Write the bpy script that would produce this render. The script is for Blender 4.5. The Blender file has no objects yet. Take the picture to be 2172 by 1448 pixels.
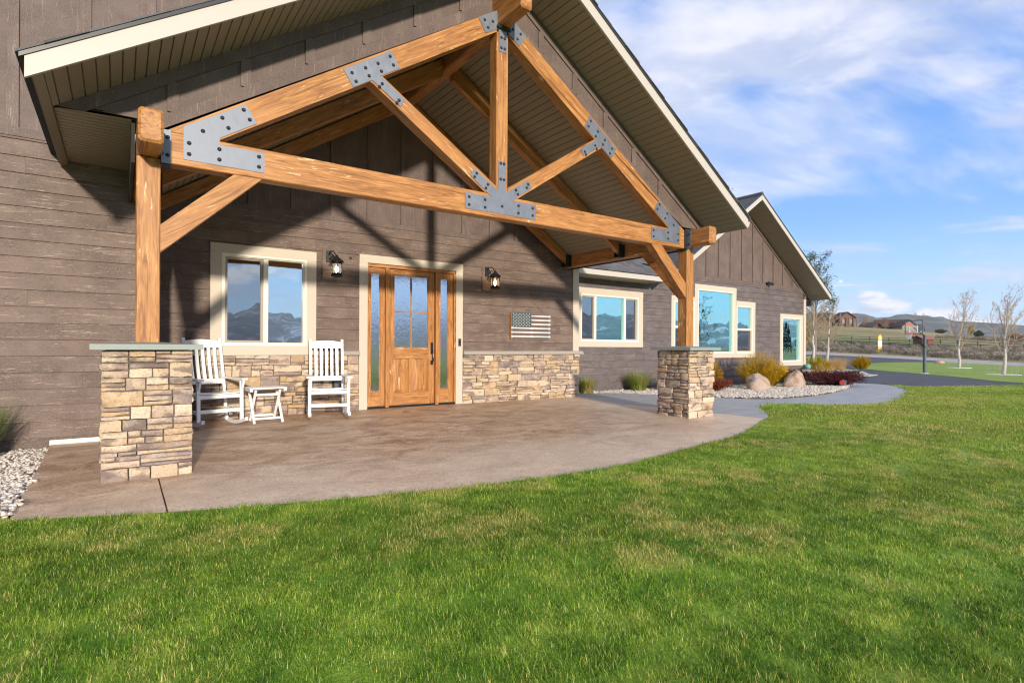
import bpy, bmesh, math, random
from mathutils import Vector, Matrix, noise
R = math.radians
rnd = random.Random(7)
scene = bpy.context.scene
COL = scene.collection
HAZE = .00009

# ------------------------------------------------------------------ camera, sky, sun, exposure
CAMF, CY0, TH, ROLL, CAMH = 1185.83, 735.41, .6139, .0053, 1.12
CS, SN = math.cos(TH), math.sin(TH)
cd = bpy.data.cameras.new('camera'); cam = bpy.data.objects.new('camera', cd); COL.objects.link(cam)
cd.sensor_width = 36; cd.lens = CAMF / 2172 * 36; cd.shift_y = (CY0 - 724) / 2172
cd.clip_start = .05; cd.clip_end = 30000
cam.matrix_world = Matrix.Translation((0, 0, CAMH)) @ Matrix.Rotation(-TH, 4, 'Z') @ Matrix.Rotation(R(90), 4, 'X') @ Matrix.Rotation(ROLL, 4, 'Z')
scene.camera = cam
SUN_EL, SUN_AZ = R(11.9), R(191.2)       # azimuth clockwise from +Y
sd = Vector((math.sin(SUN_AZ) * math.cos(SUN_EL), math.cos(SUN_AZ) * math.cos(SUN_EL), math.sin(SUN_EL)))
sl = bpy.data.lights.new('sun', 'SUN'); sl.energy = 3.1; sl.angle = R(2.6); sl.color = (1, .88, .72)
so = bpy.data.objects.new('sun', sl); COL.objects.link(so); so.location = (0, 0, 30)
so.rotation_euler = sd.to_track_quat('Z', 'Y').to_euler()
scene.view_settings.view_transform = 'Standard'; scene.view_settings.look = 'None'
scene.view_settings.gamma = 1; scene.view_settings.exposure = 1.08
scene.view_settings.use_curve_mapping = False
scene.cycles.max_bounces = 8; scene.cycles.diffuse_bounces = 4; scene.cycles.glossy_bounces = 3
scene.cycles.transparent_max_bounces = 8; scene.cycles.transmission_bounces = 3; scene.cycles.volume_bounces = 0
scene.cycles.sample_clamp_indirect = 3; scene.cycles.use_denoising = True; scene.cycles.denoising_prefilter = 'ACCURATE'; scene.cycles.pixel_filter_type = 'BLACKMAN_HARRIS'; scene.cycles.filter_width = 1.2

class NT:
    "tiny node helper"
    def __init__(s, nt): s.nt = nt; s.n = nt.nodes; s.l = nt.links
    def add(s, t, **kw):
        n = s.n.new(t)
        for k, v in kw.items():
            if k == 'inp':
                for a, b in v.items():
                    if isinstance(b, bpy.types.NodeSocket): s.l.new(b, n.inputs[a])
                    else: n.inputs[a].default_value = b
            else: setattr(n, k, v)
        return n
    def math(s, op, a, b=0., c=None, clamp=False):
        d = {0: a, 1: b}
        if c is not None: d[2] = c
        return s.add('ShaderNodeMath', operation=op, use_clamp=clamp, inp=d).outputs[0]
    def vmath(s, op, a, b=(0, 0, 0)):
        n = s.add('ShaderNodeVectorMath', operation=op, inp={0: a, 1: b}); return n.outputs[0]
    def mix(s, f, a, b):
        n = s.add('ShaderNodeMix', data_type='RGBA'); 
        for i, v in ((0, f), (6, a), (7, b)):
            if isinstance(v, bpy.types.NodeSocket): s.l.new(v, n.inputs[i])
            else: n.inputs[i].default_value = (*v, 1) if (i > 0 and len(v) == 3) else v
        return n.outputs[2]
    def ramp(s, f, stops, interp='LINEAR'):
        n = s.add('ShaderNodeValToRGB', inp={0: f}); cr = n.color_ramp; cr.interpolation = interp
        while len(cr.elements) < len(stops): cr.elements.new(.5)
        for e, (p, c) in zip(cr.elements, stops):
            e.position = p; e.color = (*c, 1) if len(c) == 3 else c
        return n.outputs[0]
    def noise(s, v, scale, detail=3, rough=.55, dist=0.):
        d = {'Scale': scale, 'Detail': detail, 'Roughness': rough, 'Distortion': dist}
        if v is not None: d['Vector'] = v
        return s.add('ShaderNodeTexNoise', inp=d)
    def smooth(s, v, a, b):
        n = s.add('ShaderNodeMapRange', interpolation_type='SMOOTHSTEP', inp={0: v, 1: a, 2: b, 3: 0., 4: 1.}); return n.outputs[0]

world = bpy.data.worlds.new('World'); scene.world = world; world.use_nodes = True
W = NT(world.node_tree); W.n.clear()
sky = W.add('ShaderNodeTexSky', sky_type='NISHITA', sun_disc=False, sun_elevation=SUN_EL, sun_rotation=SUN_AZ,
            altitude=1900, air_density=1.0, dust_density=.3, ozone_density=2.2)
tc = W.add('ShaderNodeTexCoord').outputs['Generated']
sep = W.add('ShaderNodeSeparateXYZ', inp={0: tc})
zc = W.math('MAXIMUM', sep.outputs[2], .03)
px = W.math('DIVIDE', sep.outputs[0], zc); py = W.math('DIVIDE', sep.outputs[1], zc)
pl = W.add('ShaderNodeCombineXYZ', inp={0: px, 1: py, 2: 0.})
rot = W.add('ShaderNodeMapping', inp={0: pl.outputs[0], 'Rotation': (0, 0, R(28)), 'Scale': (.38, 1.15, 1)})
n1 = W.noise(rot.outputs[0], .75, 9, .62, .35).outputs[0]
n2 = W.noise(pl.outputs[0], .35, 3, .5).outputs[0]
m1 = W.math('ADD', n1, W.math('MULTIPLY', W.math('SUBTRACT', n2, .5), .9))
cir = W.smooth(W.math('ADD', m1, W.math('MULTIPLY', W.smooth(sep.outputs[2], .12, .42), .15)), .48, .72)
# heavier bank high up (top of the picture and overhead)
n3 = W.noise(W.add('ShaderNodeMapping', inp={0: pl.outputs[0], 'Location': (3.1, 1.7, 0), 'Scale': (1, 1.2, 1)}).outputs[0], .95, 8, .55, .2).outputs[0]
puff = W.smooth(W.math('ADD', n3, W.math('MULTIPLY', W.smooth(sep.outputs[2], .22, .5), .24)), .58, .76)
# low cumulus over the horizon
az = W.math('ARCTAN2', sep.outputs[0], sep.outputs[1]); el = W.math('ARCSINE', sep.outputs[2])
cv = W.add('ShaderNodeCombineXYZ', inp={0: W.math('MULTIPLY', az, 12.), 1: W.math('MULTIPLY', el, 34.), 2: 0.})
n4 = W.noise(cv.outputs[0], 1.3, 7, .6).outputs[0]
blobs = None
for (a0, e0, ra, re) in ((67.9, 4.1, 1.5, 1.1), (69.4, 3.7, 1.9, .75), (67.2, 3.4, 2.2, .6), (73.0, 2.9, 2.4, .75), (75.5, 2.3, 2.6, .55), (65.6, 5.9, .3, .2), (146, 7, 12, 1.6), (160, 8.5, 7, 1.8), (170, 6.6, 4.5, 1.1), (166, 10.5, 10, 1.6), (178, 4.9, 9, .8), (215, 7, 22, 3), (290, 5, 20, 2)):
    dx = W.math('DIVIDE', W.math('SUBTRACT', az, R(a0 if a0 < 180 else a0 - 360)), R(ra))
    dy = W.math('DIVIDE', W.math('SUBTRACT', el, R(e0)), R(re))
    dd = W.math('SUBTRACT', 1., W.math('ADD', W.math('MULTIPLY', dx, dx), W.math('MULTIPLY', dy, dy)))
    blobs = dd if blobs is None else W.math('MAXIMUM', blobs, dd)
cum = W.smooth(W.math('ADD', W.math('MAXIMUM', blobs, -2.), W.math('MULTIPLY', W.math('SUBTRACT', n4, .52), 3.2)), .05, .8)
shade = W.noise(W.add('ShaderNodeMapping', inp={0: cv.outputs[0], 'Location': (.1, -.35, 0)}).outputs[0], 1.3, 5, .6).outputs[0]
base = W.mix(1., sky.outputs[0], (1, 1, 1)); W.n[-1].blend_type = 'MULTIPLY'; 
base = W.mix(.35, sky.outputs[0], W.add('ShaderNodeHueSaturation', inp={'Saturation': 1.25, 'Color': sky.outputs[0]}).outputs[0])
grad = W.ramp(sep.outputs[2], [(0, (2.7, 3.5, 4.1)), (.07, (1.6, 2.8, 4.1)), (.2, (.68, 1.65, 3.6)), (.45, (.38, 1.05, 2.8)), (1, (.55, 1.3, 3.1))])
base = W.mix(.92, base, grad)
c = W.mix(W.math('MULTIPLY', cir, .78), base, W.mix(W.smooth(W.noise(rot.outputs[0], 2.6, 8, .65, .5).outputs[0], .38, .62), (2.05, 2.35, 3.15), (2.9, 3.05, 3.6)))
c = W.mix(W.math('MULTIPLY', puff, .75), c, W.mix(W.smooth(W.noise(pl.outputs[0], 2.2, 8, .6, .3).outputs[0], .38, .62), (2.1, 2.3, 2.9), (3.5, 3.4, 3.55)))
c = W.mix(cum, c, W.mix(W.smooth(shade, .36, .62), (2.1, 2.5, 3.3), (4.3, 4.2, 4.2)))
bg = W.add('ShaderNodeBackground', inp={'Color': c, 'Strength': .15})
W.l.new(bg.outputs[0], W.add('ShaderNodeOutputWorld').inputs[0])

# ------------------------------------------------------------------ materials
MATS = {}
def newmat(name):
    m = bpy.data.materials.new(name); m.use_nodes = True; t = NT(m.node_tree); t.n.clear()
    out = t.add('ShaderNodeOutputMaterial'); MATS[name] = m
    return m, t, out
def principled(t, out, color, rough=.6, metal=0., bump=None, bstr=.3, bdist=.01, spec=.5, **kw):
    p = t.add('ShaderNodeBsdfPrincipled')
    for k, v in (('Base Color', color), ('Roughness', rough), ('Metallic', metal), ('Specular IOR Level', spec)):
        if isinstance(v, bpy.types.NodeSocket): t.l.new(v, p.inputs[k])
        else: p.inputs[k].default_value = (*v, 1) if isinstance(v, tuple) else v
    for k, v in kw.items(): p.inputs[k.replace('_', ' ')].default_value = v
    if bump is not None:
        b = t.add('ShaderNodeBump', inp={'Strength': bstr, 'Distance': bdist, 'Height': bump}); t.l.new(b.outputs[0], p.inputs['Normal'])
    t.l.new(p.outputs[0], out.inputs[0]); return p
def gpos(t): return t.add('ShaderNodeNewGeometry').outputs['Position']
def orand(t): return t.add('ShaderNodeObjectInfo').outputs['Random']
def mapv(t, v, scale=(1, 1, 1), loc=(0, 0, 0), rot=(0, 0, 0)):
    return t.add('ShaderNodeMapping', inp={0: v, 'Scale': scale, 'Location': loc, 'Rotation': rot}).outputs[0]
def shift(t, v, k=37.):
    "offset coordinates by a per-object random amount"
    r = orand(t); cmb = t.add('ShaderNodeCombineXYZ', inp={0: t.math('MULTIPLY', r, k), 1: t.math('MULTIPLY', r, k * .7), 2: t.math('MULTIPLY', r, k * 1.3)})
    return t.vmath('ADD', v, cmb.outputs[0])

def siding_mat(name, grain, c0, c1, streak, amt):
    "embossed fibre-cement: mottled stain, wood grain in relief, worn pale ridges. grain = 'x' or 'z'"
    m, t, out = newmat(name)
    v = shift(t, gpos(t))
    sc = (1.6, 1, 24) if grain == 'x' else (22, 1, 1.3)
    g = t.noise(mapv(t, v, sc), 1.6, 6, .62, .9)
    fine = t.noise(mapv(t, v, (60, 60, 190) if grain == 'x' else (190, 60, 60)), 1.1, 2, .6)
    blot = t.noise(v, 2.6, 4, .6)
    wav = t.add('ShaderNodeTexWave', wave_type='BANDS', bands_direction='Z' if grain == 'x' else 'X',
                inp={'Vector': mapv(t, v, (.5, 1, 1) if grain == 'x' else (1, 1, .4)), 'Scale': 22., 'Distortion': 9., 'Detail': 3., 'Detail Scale': 1.1})
    col = t.mix(t.smooth(blot.outputs[0], .35, .68), c0, c1)
    col = t.mix(t.math('MULTIPLY', t.smooth(fine.outputs[0], .42, .66), .5), col, tuple(x * 1.6 for x in c1))
    rid = t.math('MULTIPLY', t.smooth(wav.outputs[0], .6, .9), t.smooth(g.outputs[0], .55, .64))
    col = t.mix(t.math('MULTIPLY', rid, amt), col, streak)
    col = t.add('ShaderNodeHueSaturation', inp={'Color': col, 'Value': t.math('ADD', .94, t.math('MULTIPLY', orand(t), .12))}).outputs[0]
    h = t.math('ADD', t.math('MULTIPLY', g.outputs[0], .8), t.math('MULTIPLY', fine.outputs[0], .5))
    principled(t, out, col, .62, bump=h, bstr=.55, bdist=.006, spec=.35)
    return m
M_SIDE = siding_mat('lap_siding_stain', 'x', (.098, .069, .056), (.160, .116, .096), (.50, .40, .33), .65)
M_SIDEW = siding_mat('lap_siding_cool_cast', 'x', (.086, .070, .070), (.132, .109, .108), (.42, .36, .33), .55)  # same siding as the porch; the wing's cooler, dimmer light put into its colour
M_BATT = siding_mat('batten_siding_stain', 'z', (.098, .071, .063), (.140, .104, .092), (.38, .29, .23), .5)

def timber_mat(name, axis, tilt=0.):
    m, t, out = newmat(name)
    v = mapv(t, shift(t, gpos(t), 23), rot=(0, tilt, 0))
    sc = {'x': (1.1, 9, 13), 'y': (9, 1.1, 13), 'z': (11, 9, 1.0)}[axis]
    g = t.noise(mapv(t, v, sc), 2.2, 7, .62, 1.2)
    big = t.noise(mapv(t, v, {'x': (.6, 2, 2.4), 'y': (2, .6, 2.4), 'z': (2.4, 2, .6)}[axis]), 1.8, 3, .5)
    col = t.ramp(g.outputs[0], [(.30, (.17, .064, .018)), (.44, (.32, .135, .038)), (.58, (.44, .200, .060)), (.72, (.58, .305, .110))])
    col = t.mix(t.math('MULTIPLY', t.smooth(big.outputs[0], .45, .7), .4), col, (.50, .24, .085))
    kn = t.add('ShaderNodeTexVoronoi', feature='F1', inp={'Vector': mapv(t, v, {'x': (1.5, 5, 6), 'y': (5, 1.5, 6), 'z': (6, 5, 1.5)}[axis]), 'Scale': .85})
    knot = t.smooth(kn.outputs['Distance'], .13, .05)
    col = t.mix(t.math('MULTIPLY', knot, .55), col, (.20, .07, .02))
    # scars where the stain did not take
    sc_n = t.noise(mapv(t, v, {'x': (2.5, 14, 22), 'y': (14, 2.5, 22), 'z': (22, 14, 2.5)}[axis]), 1.3, 4, .7, .8)
    sc_m = t.noise(v, 1.3, 2, .5)
    scar = t.math('MULTIPLY', t.smooth(sc_n.outputs[0], .62, .66), t.smooth(sc_m.outputs[0], .47, .55))
    col = t.mix(t.math('MULTIPLY', scar, .8), col, (.78, .55, .30))
    chk = t.noise(mapv(t, v, {'x': (.7, 30, 60), 'y': (30, .7, 60), 'z': (60, 30, .7)}[axis]), 1., 2, .5)
    crack = t.smooth(chk.outputs[0], .64, .70)
    col = t.mix(t.math('MULTIPLY', crack, .6), col, (.09, .035, .012))
    h = t.math('SUBTRACT', t.math('MULTIPLY', g.outputs[0], .7), t.math('MULTIPLY', crack, .8))
    principled(t, out, col, .5, bump=h, bstr=.35, bdist=.004, spec=.4)
    return m
M_TX, M_TY, M_TZ = (timber_mat('stained_timber_' + a, a) for a in 'xyz')
M_TUP = timber_mat('stained_timber_rising', 'x', math.atan(.6533)); M_TDN = timber_mat('stained_timber_falling', 'x', -math.atan(.6533))

def simple(name, color, rough=.55, metal=0., nscale=None, namt=.15, spec=.5, bstr=0., **kw):
    m, t, out = newmat(name)
    if nscale:
        n = t.noise(gpos(t), nscale, 4, .6)
        col = t.mix(n.outputs[0], tuple(c * (1 - namt) for c in color), tuple(min(1, c * (1 + namt)) for c in color))
        principled(t, out, col, rough, metal, bump=n.outputs[0] if bstr else None, bstr=bstr, bdist=.004, spec=spec, **kw)
    else: principled(t, out, color, rough, metal, spec=spec, **kw)
    return m
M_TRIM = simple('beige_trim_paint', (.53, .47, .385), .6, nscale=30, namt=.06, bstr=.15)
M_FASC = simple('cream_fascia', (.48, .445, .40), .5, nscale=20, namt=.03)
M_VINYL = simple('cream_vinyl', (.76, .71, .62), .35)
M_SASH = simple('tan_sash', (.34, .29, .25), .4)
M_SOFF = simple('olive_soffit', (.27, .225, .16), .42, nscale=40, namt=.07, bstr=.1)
M_DRIP = simple('black_drip_edge', (.03, .032, .035), .35)
M_BLACK = simple('black_iron', (.018, .018, .02), .45, nscale=50, namt=.3)
M_BLKMET = simple('black_powdercoat', (.012, .013, .016), .3)
M_WHITE = simple('white_paint', (.80, .80, .80), .4, nscale=15, namt=.03)
M_LEDGE = simple('grey_stone_ledge', (.33, .30, .265), .8, nscale=60, namt=.22, bstr=.4)
M_CAP = simple('green_grey_cap', (.25, .285, .262), .55, nscale=25, namt=.08, bstr=.1)
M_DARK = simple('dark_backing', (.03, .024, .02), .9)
M_MORTAR = simple('joint_mortar', (.12, .10, .085), .95)  # dark mortar colour for stone beds, pier cores and paving joints
M_INT = simple('room_wall', (.16, .15, .14), .9)
M_RED = simple('red_box', (.45, .09, .06), .6)
M_CREAM = simple('cream_box', (.55, .45, .28), .7)
M_GREYMET = simple('grey_pole', (.085, .10, .12), .45)
M_RIM = simple('red_rim', (.70, .05, .05), .4)
M_YEL = simple('yellow_marker', (.75, .42, .02), .5)
M_TEAL = simple('teal_spigot', (.12, .33, .27), .45)

def steel():
    m, t, out = newmat('zinc_plate')
    n = t.noise(mapv(t, gpos(t), (6, 6, 3)), 2.2, 5, .6, .6)
    n2 = t.noise(gpos(t), 90, 3, .6)
    col = t.mix(n.outputs[0], (.13, .15, .19), (.27, .295, .345))
    col = t.mix(t.smooth(n2.outputs[0], .62, .75), col, (.22, .21, .21))
    r = t.math('ADD', .46, t.math('MULTIPLY', n.outputs[0], .2))
    principled(t, out, col, r, .6, bump=n2.outputs[0], bstr=.1, bdist=.002)
    return m
M_STEEL = steel()

def stone_mat():
    m, t, out = newmat('ledgestone')
    r = orand(t); v = shift(t, gpos(t), 11)
    basec = t.ramp(r, [(0, (.50, .38, .26)), (.14, (.42, .30, .19)), (.28, (.56, .46, .34)), (.42, (.36, .27, .215)), (.54, (.48, .37, .285)),
                       (.66, (.29, .235, .21)), (.76, (.60, .50, .38)), (.86, (.46, .32, .18)), (.94, (.44, .33, .27)), (1, (.24, .20, .19))], 'CONSTANT')
    n = t.noise(v, 9, 6, .65, .4); n2 = t.noise(v, 55, 4, .7); n3 = t.noise(mapv(t, v, (1, 1, 2.2)), 4.0, 3, .5)
    col = t.mix(t.math('MULTIPLY', t.smooth(n.outputs[0], .46, .62), .55), basec, (.60, .47, .33))
    col = t.mix(t.math('MULTIPLY', t.smooth(n3.outputs[0], .52, .64), .8), col, (.17, .125, .115))
    col = t.mix(t.math('MULTIPLY', t.smooth(n2.outputs[0], .50, .68), .55), col, (.12, .085, .065))
    h = t.math('ADD', t.math('MULTIPLY', n.outputs[0], 1.0), t.math('MULTIPLY', n2.outputs[0], .35))
    principled(t, out, col, .82, bump=h, bstr=.8, bdist=.012, spec=.3)
    return m
M_STONE = stone_mat()

def patio_mat():
    m, t, out = newmat('stamped_patio')
    p = gpos(t)
    a = t.noise(mapv(t, p, (1.1, 1.7, 1), rot=(0, 0, R(18))), 1.8, 8, .7, .8)
    b = t.noise(mapv(t, p, (4, 8, 1), rot=(0, 0, R(14))), 4.5, 7, .75, .5)
    d = t.noise(p, .7, 3, .5)
    col = t.ramp(a.outputs[0], [(.34, (.27, .155, .092)), (.46, (.46, .30, .185)), (.55, (.58, .405, .27)), (.66, (.71, .54, .39))])
    col = t.mix(t.math('MULTIPLY', t.smooth(b.outputs[0], .5, .72), .5), col, (.40, .31, .26))
    col = t.mix(t.math('MULTIPLY', t.smooth(b.outputs[0], .47, .36), .6), col, (.20, .125, .09))
    sep_ = t.add('ShaderNodeSeparateXYZ', inp={0: p})
    # paler towards the open edge: sky reflection put into the colour
    edge_sheen = t.smooth(t.math('ADD', sep_.outputs[1], t.math('MULTIPLY', t.math('SUBTRACT', d.outputs[0], .5), 2.)), 6.2, 4.2)
    edge_sheen = t.math('MAXIMUM', edge_sheen, t.smooth(t.math('ADD', sep_.outputs[0], t.math('MULTIPLY', t.math('SUBTRACT', d.outputs[0], .5), 2.)), 5.6, 8.2))
    col = t.mix(t.math('MULTIPLY', edge_sheen, .55), col, (.76, .635, .50))
    sp2 = t.noise(p, 46, 4, .75)
    col = t.mix(t.math('MULTIPLY', t.smooth(sp2.outputs[0], .50, .62), .35), col, (.17, .11, .085))
    col = t.mix(t.math('MULTIPLY', t.smooth(sp2.outputs[0], .46, .36), .3), col, (.80, .66, .56))
    h = t.math('ADD', a.outputs[0], t.math('MULTIPLY', b.outputs[0], .5))
    r = t.math('ADD', .34, t.math('MULTIPLY', b.outputs[0], .3))
    principled(t, out, col, r, bump=h, bstr=.5, bdist=.010, spec=.42)
    return m
M_PATIO = patio_mat()

def ground_noise_mat(name, stops, scale, fine, rough=.9, bstr=.4, bdist=.01, stretch=(1, 1, 1), spec=.3):
    m, t, out = newmat(name); p = gpos(t)
    a = t.noise(mapv(t, p, stretch), scale, 6, .65, .4); b = t.noise(p, fine, 4, .7)
    f = t.math('ADD', t.math('MULTIPLY', a.outputs[0], .6), t.math('MULTIPLY', b.outputs[0], .4))
    col = t.ramp(f, stops)
    principled(t, out, col, rough, bump=b.outputs[0], bstr=bstr, bdist=bdist, spec=spec); return m
M_WALK = ground_noise_mat('grey_walk', [(.3, (.24, .24, .255)), (.5, (.34, .335, .345)), (.7, (.44, .43, .425))], 1.6, 40, .6, .25, .006, (1, 2.5, 1), .45)
M_ASPH = ground_noise_mat('asphalt', [(.3, (.048, .046, .052)), (.5, (.078, .075, .082)), (.7, (.12, .115, .118))], .35, 25, .8, .3, .01, (1, 4, 1))
M_ROAD = ground_noise_mat('pale_road', [(.3, (.32, .28, .24)), (.7, (.48, .43, .38))], .5, 6)
M_CONC = ground_noise_mat('white_kerb', [(.3, (.5, .48, .45)), (.7, (.68, .66, .62))], .8, 12)
M_BEDG = ground_noise_mat('pebble_bed', [(.32, (.16, .13, .11)), (.5, (.42, .37, .32)), (.65, (.66, .62, .56))], 18, 42, .9, .9, .03)
M_SOIL = ground_noise_mat('turf_soil', [(.3, (.035, .055, .010)), (.5, (.07, .105, .018)), (.7, (.12, .16, .035))], 1.1, 45, .95, .6, .02)

def lawn_col(t, p):
    a = t.noise(p, .75, 5, .6, .3); b = t.noise(p, 3.2, 5, .65); d = t.noise(mapv(t, p, (1, 1, 0), loc=(9, 4, 0)), .28, 2, .5)
    col = t.ramp(b.outputs[0], [(.3, (.085, .190, .018)), (.5, (.178, .305, .032)), (.72, (.35, .45, .065))])
    dry = t.math('MULTIPLY', t.smooth(a.outputs[0], .48, .62), t.smooth(b.outputs[0], .40, .56))
    sp = t.add('ShaderNodeSeparateXYZ', inp={0: p})
    far = t.smooth(sp.outputs[0], 2.5, 11.)
    spx = t.add('ShaderNodeSeparateXYZ', inp={0: p}); band = t.math('SINE', t.math('ADD', t.math('MULTIPLY', t.math('ADD', t.math('MULTIPLY', spx.outputs[0], .35), spx.outputs[1]), 2.6), t.math('MULTIPLY', a.outputs[0], 3.)))  # mowing stripes: shading of leaning blades put into the turf colour
    col = t.add('ShaderNodeHueSaturation', inp={'Color': col, 'Value': t.math('ADD', 1., t.math('MULTIPLY', band, .13))}).outputs[0]
    col = t.mix(t.math('MULTIPLY', dry, .22), col, (.58, .43, .15))
    col = t.mix(t.math('MULTIPLY', far, t.math('MULTIPLY', t.smooth(d.outputs[0], .3, .6), .45)), col, (.36, .37, .075))
    return col, dry
def grass_mat(name, blade=True):
    m, t, out = newmat(name); p = gpos(t)
    col, dry_s = lawn_col(t, p)
    if blade:
        v = t.add('ShaderNodeAttribute', attribute_name='tone').outputs['Fac']
        col = t.mix(t.math('MULTIPLY', t.smooth(t.math('ADD', v, t.math('MULTIPLY', dry_s, .45)), .86, .99), .8), col, (.50, .42, .16))
        col = t.add('ShaderNodeHueSaturation', inp={'Color': col, 'Value': t.math('ADD', .42, t.math('MULTIPLY', v, 1.3))}).outputs[0]
    df = t.add('ShaderNodeBsdfPrincipled', inp={'Base Color': col, 'Roughness': .6, 'Specular IOR Level': .12})
    if blade:
        tr = t.add('ShaderNodeBsdfTranslucent', inp={0: col})
        mx = t.add('ShaderNodeMixShader', inp={0: .35, 1: df.outputs[0], 2: tr.outputs[0]}); t.l.new(mx.outputs[0], out.inputs[0])
    else:
        bp = t.add('ShaderNodeBump', inp={'Strength': .8, 'Distance': .04, 'Height': t.noise(p, 38, 4, .7).outputs[0]}); t.l.new(bp.outputs[0], df.inputs['Normal'])
        t.l.new(df.outputs[0], out.inputs[0])
    return m
M_BLADE = grass_mat('turf_blade'); M_LAWN = grass_mat('turf_far', False)

def field_mat():
    m, t, out = newmat('dry_field'); p = gpos(t)
    a = t.noise(mapv(t, p, (1, 1, 0)), .018, 6, .6, .6); b = t.noise(mapv(t, p, (1, 1, 0)), .25, 6, .7)
    col = t.ramp(a.outputs[0], [(.3, (.17, .175, .06)), (.5, (.29, .25, .12)), (.68, (.38, .30, .17))])
    col = t.mix(t.math('MULTIPLY', t.smooth(b.outputs[0], .48, .7), .6), col, (.095, .085, .05))
    principled(t, out, col, .95, bump=b.outputs[0], bstr=.5, bdist=.4, spec=.15); return m
M_FIELD = field_mat()
M_PAST = ground_noise_mat('green_pasture', [(.3, (.10, .135, .03)), (.7, (.19, .21, .06))], .05, .8, .95, .3, .2)

def shingle_mat():
    m, t, out = newmat('asphalt_shingle')
    v = shift(t, gpos(t), 5); n = t.noise(v, 130, 3, .7); n2 = t.noise(v, 2.2, 4, .6)
    r = orand(t)
    col = t.mix(n.outputs[0], (.05, .052, .06), (.16, .155, .165))
    col = t.add('ShaderNodeHueSaturation', inp={'Color': col, 'Value': t.math('ADD', .55, t.math('MULTIPLY', t.math('ADD', r, n2.outputs[0]), .5))}).outputs[0]
    principled(t, out, col, .85, bump=n.outputs[0], bstr=.5, bdist=.004, spec=.3); return m
M_SHING = shingle_mat()
def roof_mat():
    m, t, out = newmat('shingle_roof'); p = gpos(t)
    n = t.noise(p, 90, 3, .7); n2 = t.noise(mapv(t, p, (3, 3, 9)), 1.6, 4, .6)
    br = t.add('ShaderNodeTexBrick', inp={'Vector': mapv(t, p, (1, 1, 1)), 'Scale': 3., 'Mortar Size': .02, 'Color1': (.05, .052, .06, 1), 'Color2': (.12, .12, .13, 1), 'Mortar': (.02, .02, .02, 1)})
    col = t.mix(.5, br.outputs[0], t.mix(n2.outputs[0], (.05, .05, .058), (.13, .13, .14)))
    principled(t, out, col, .85, bump=n.outputs[0], bstr=.5, bdist=.005, spec=.3); return m
M_ROOF = roof_mat()

def pane_mat(name, tint, refl, dark, rough=.0, ripple=0.):
    m, t, out = newmat(name)
    g = t.add('ShaderNodeBsdfGlossy', inp={'Color': (*tint, 1), 'Roughness': rough})
    tr = t.add('ShaderNodeBsdfTransparent', inp={'Color': (*dark, 1)})
    h = t.noise(mapv(t, gpos(t), (1, 1, 1)), 1.6, 2, .5).outputs[0]; st, dist = .05, .05
    if ripple: h = t.noise(mapv(t, gpos(t), (26, 1, 9)), 1.6, 4, .7, .5).outputs[0]; st, dist = ripple, .004
    b = t.add('ShaderNodeBump', inp={'Strength': st, 'Distance': dist, 'Height': h}); t.l.new(b.outputs[0], g.inputs['Normal'])
    mx = t.add('ShaderNodeMixShader', inp={0: refl, 1: tr.outputs[0], 2: g.outputs[0]}); t.l.new(mx.outputs[0], out.inputs[0]); return m
M_PANE = pane_mat('window_glass', (.78, .90, .95), .8, (.55, .6, .6))
M_PANED = pane_mat('screened_glass', (.52, .58, .62), .68, (.4, .42, .42))
M_PANEB = pane_mat('low_e_glass', (.55, .98, 1.), .92, (.4, .5, .5))
M_PANER = pane_mat('rippled_door_glass', (.75, .86, 1.), .78, (.3, .32, .34), .03, .4)
M_BOARD = pane_mat('clear_backboard', (.9, .95, 1), .05, (.93, .96, .98))
def emis(name, col, s):
    m, t, out = newmat(name); e = t.add('ShaderNodeEmission', inp={0: (*col, 1), 1: s}); t.l.new(e.outputs[0], out.inputs[0]); return m
M_BULB = emis('lit_bulb', (1, .62, .28), 14.)
M_BULBW = emis('lit_bulb_pale', (1, .86, .70), 14.)
def seeded():
    m, t, out = newmat('seeded_lantern_glass')
    g = t.add('ShaderNodeBsdfGlossy', inp={'Color': (.9, .9, .9, 1), 'Roughness': .15})
    tr = t.add('ShaderNodeBsdfTransparent', inp={'Color': (.85, .82, .78, 1)})
    tl = t.add('ShaderNodeBsdfTranslucent', inp={'Color': (.8, .78, .74, 1)})
    m1_ = t.add('ShaderNodeMixShader', inp={0: .12, 1: tr.outputs[0], 2: tl.outputs[0]})
    mx = t.add('ShaderNodeMixShader', inp={0: .15, 1: m1_.outputs[0], 2: g.outputs[0]}); t.l.new(mx.outputs[0], out.inputs[0]); return m
M_LGLASS = seeded()
def leafm(name, c0, c1, sc=30, tr=.35):
    m, t, out = newmat(name)
    n = t.noise(gpos(t), sc, 2, .6); v = t.add('ShaderNodeAttribute', attribute_name='tone').outputs['Fac']
    col = t.mix(t.math('ADD', t.math('MULTIPLY', n.outputs[0], .5), t.math('MULTIPLY', v, .5)), c0, c1)
    df = t.add('ShaderNodeBsdfDiffuse', inp={0: col}); tl = t.add('ShaderNodeBsdfTranslucent', inp={0: col})
    mx = t.add('ShaderNodeMixShader', inp={0: tr, 1: df.outputs[0], 2: tl.outputs[0]}); t.l.new(mx.outputs[0], out.inputs[0]); return m
M_YSH = leafm('golden_twigs', (.26, .25, .012), (.88, .50, .02))
M_YTW = simple('golden_stem', (.38, .26, .03), .7)
M_GRN = leafm('green_blades', (.08, .17, .018), (.28, .38, .06))
M_STRAW = leafm('straw_blades', (.42, .27, .10), (.72, .52, .26))
M_BARB = leafm('barberry_leaf', (.035, .010, .014), (.135, .034, .038))
M_BARB2 = leafm('rust_leaf', (.12, .025, .015), (.34, .085, .035))
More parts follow.
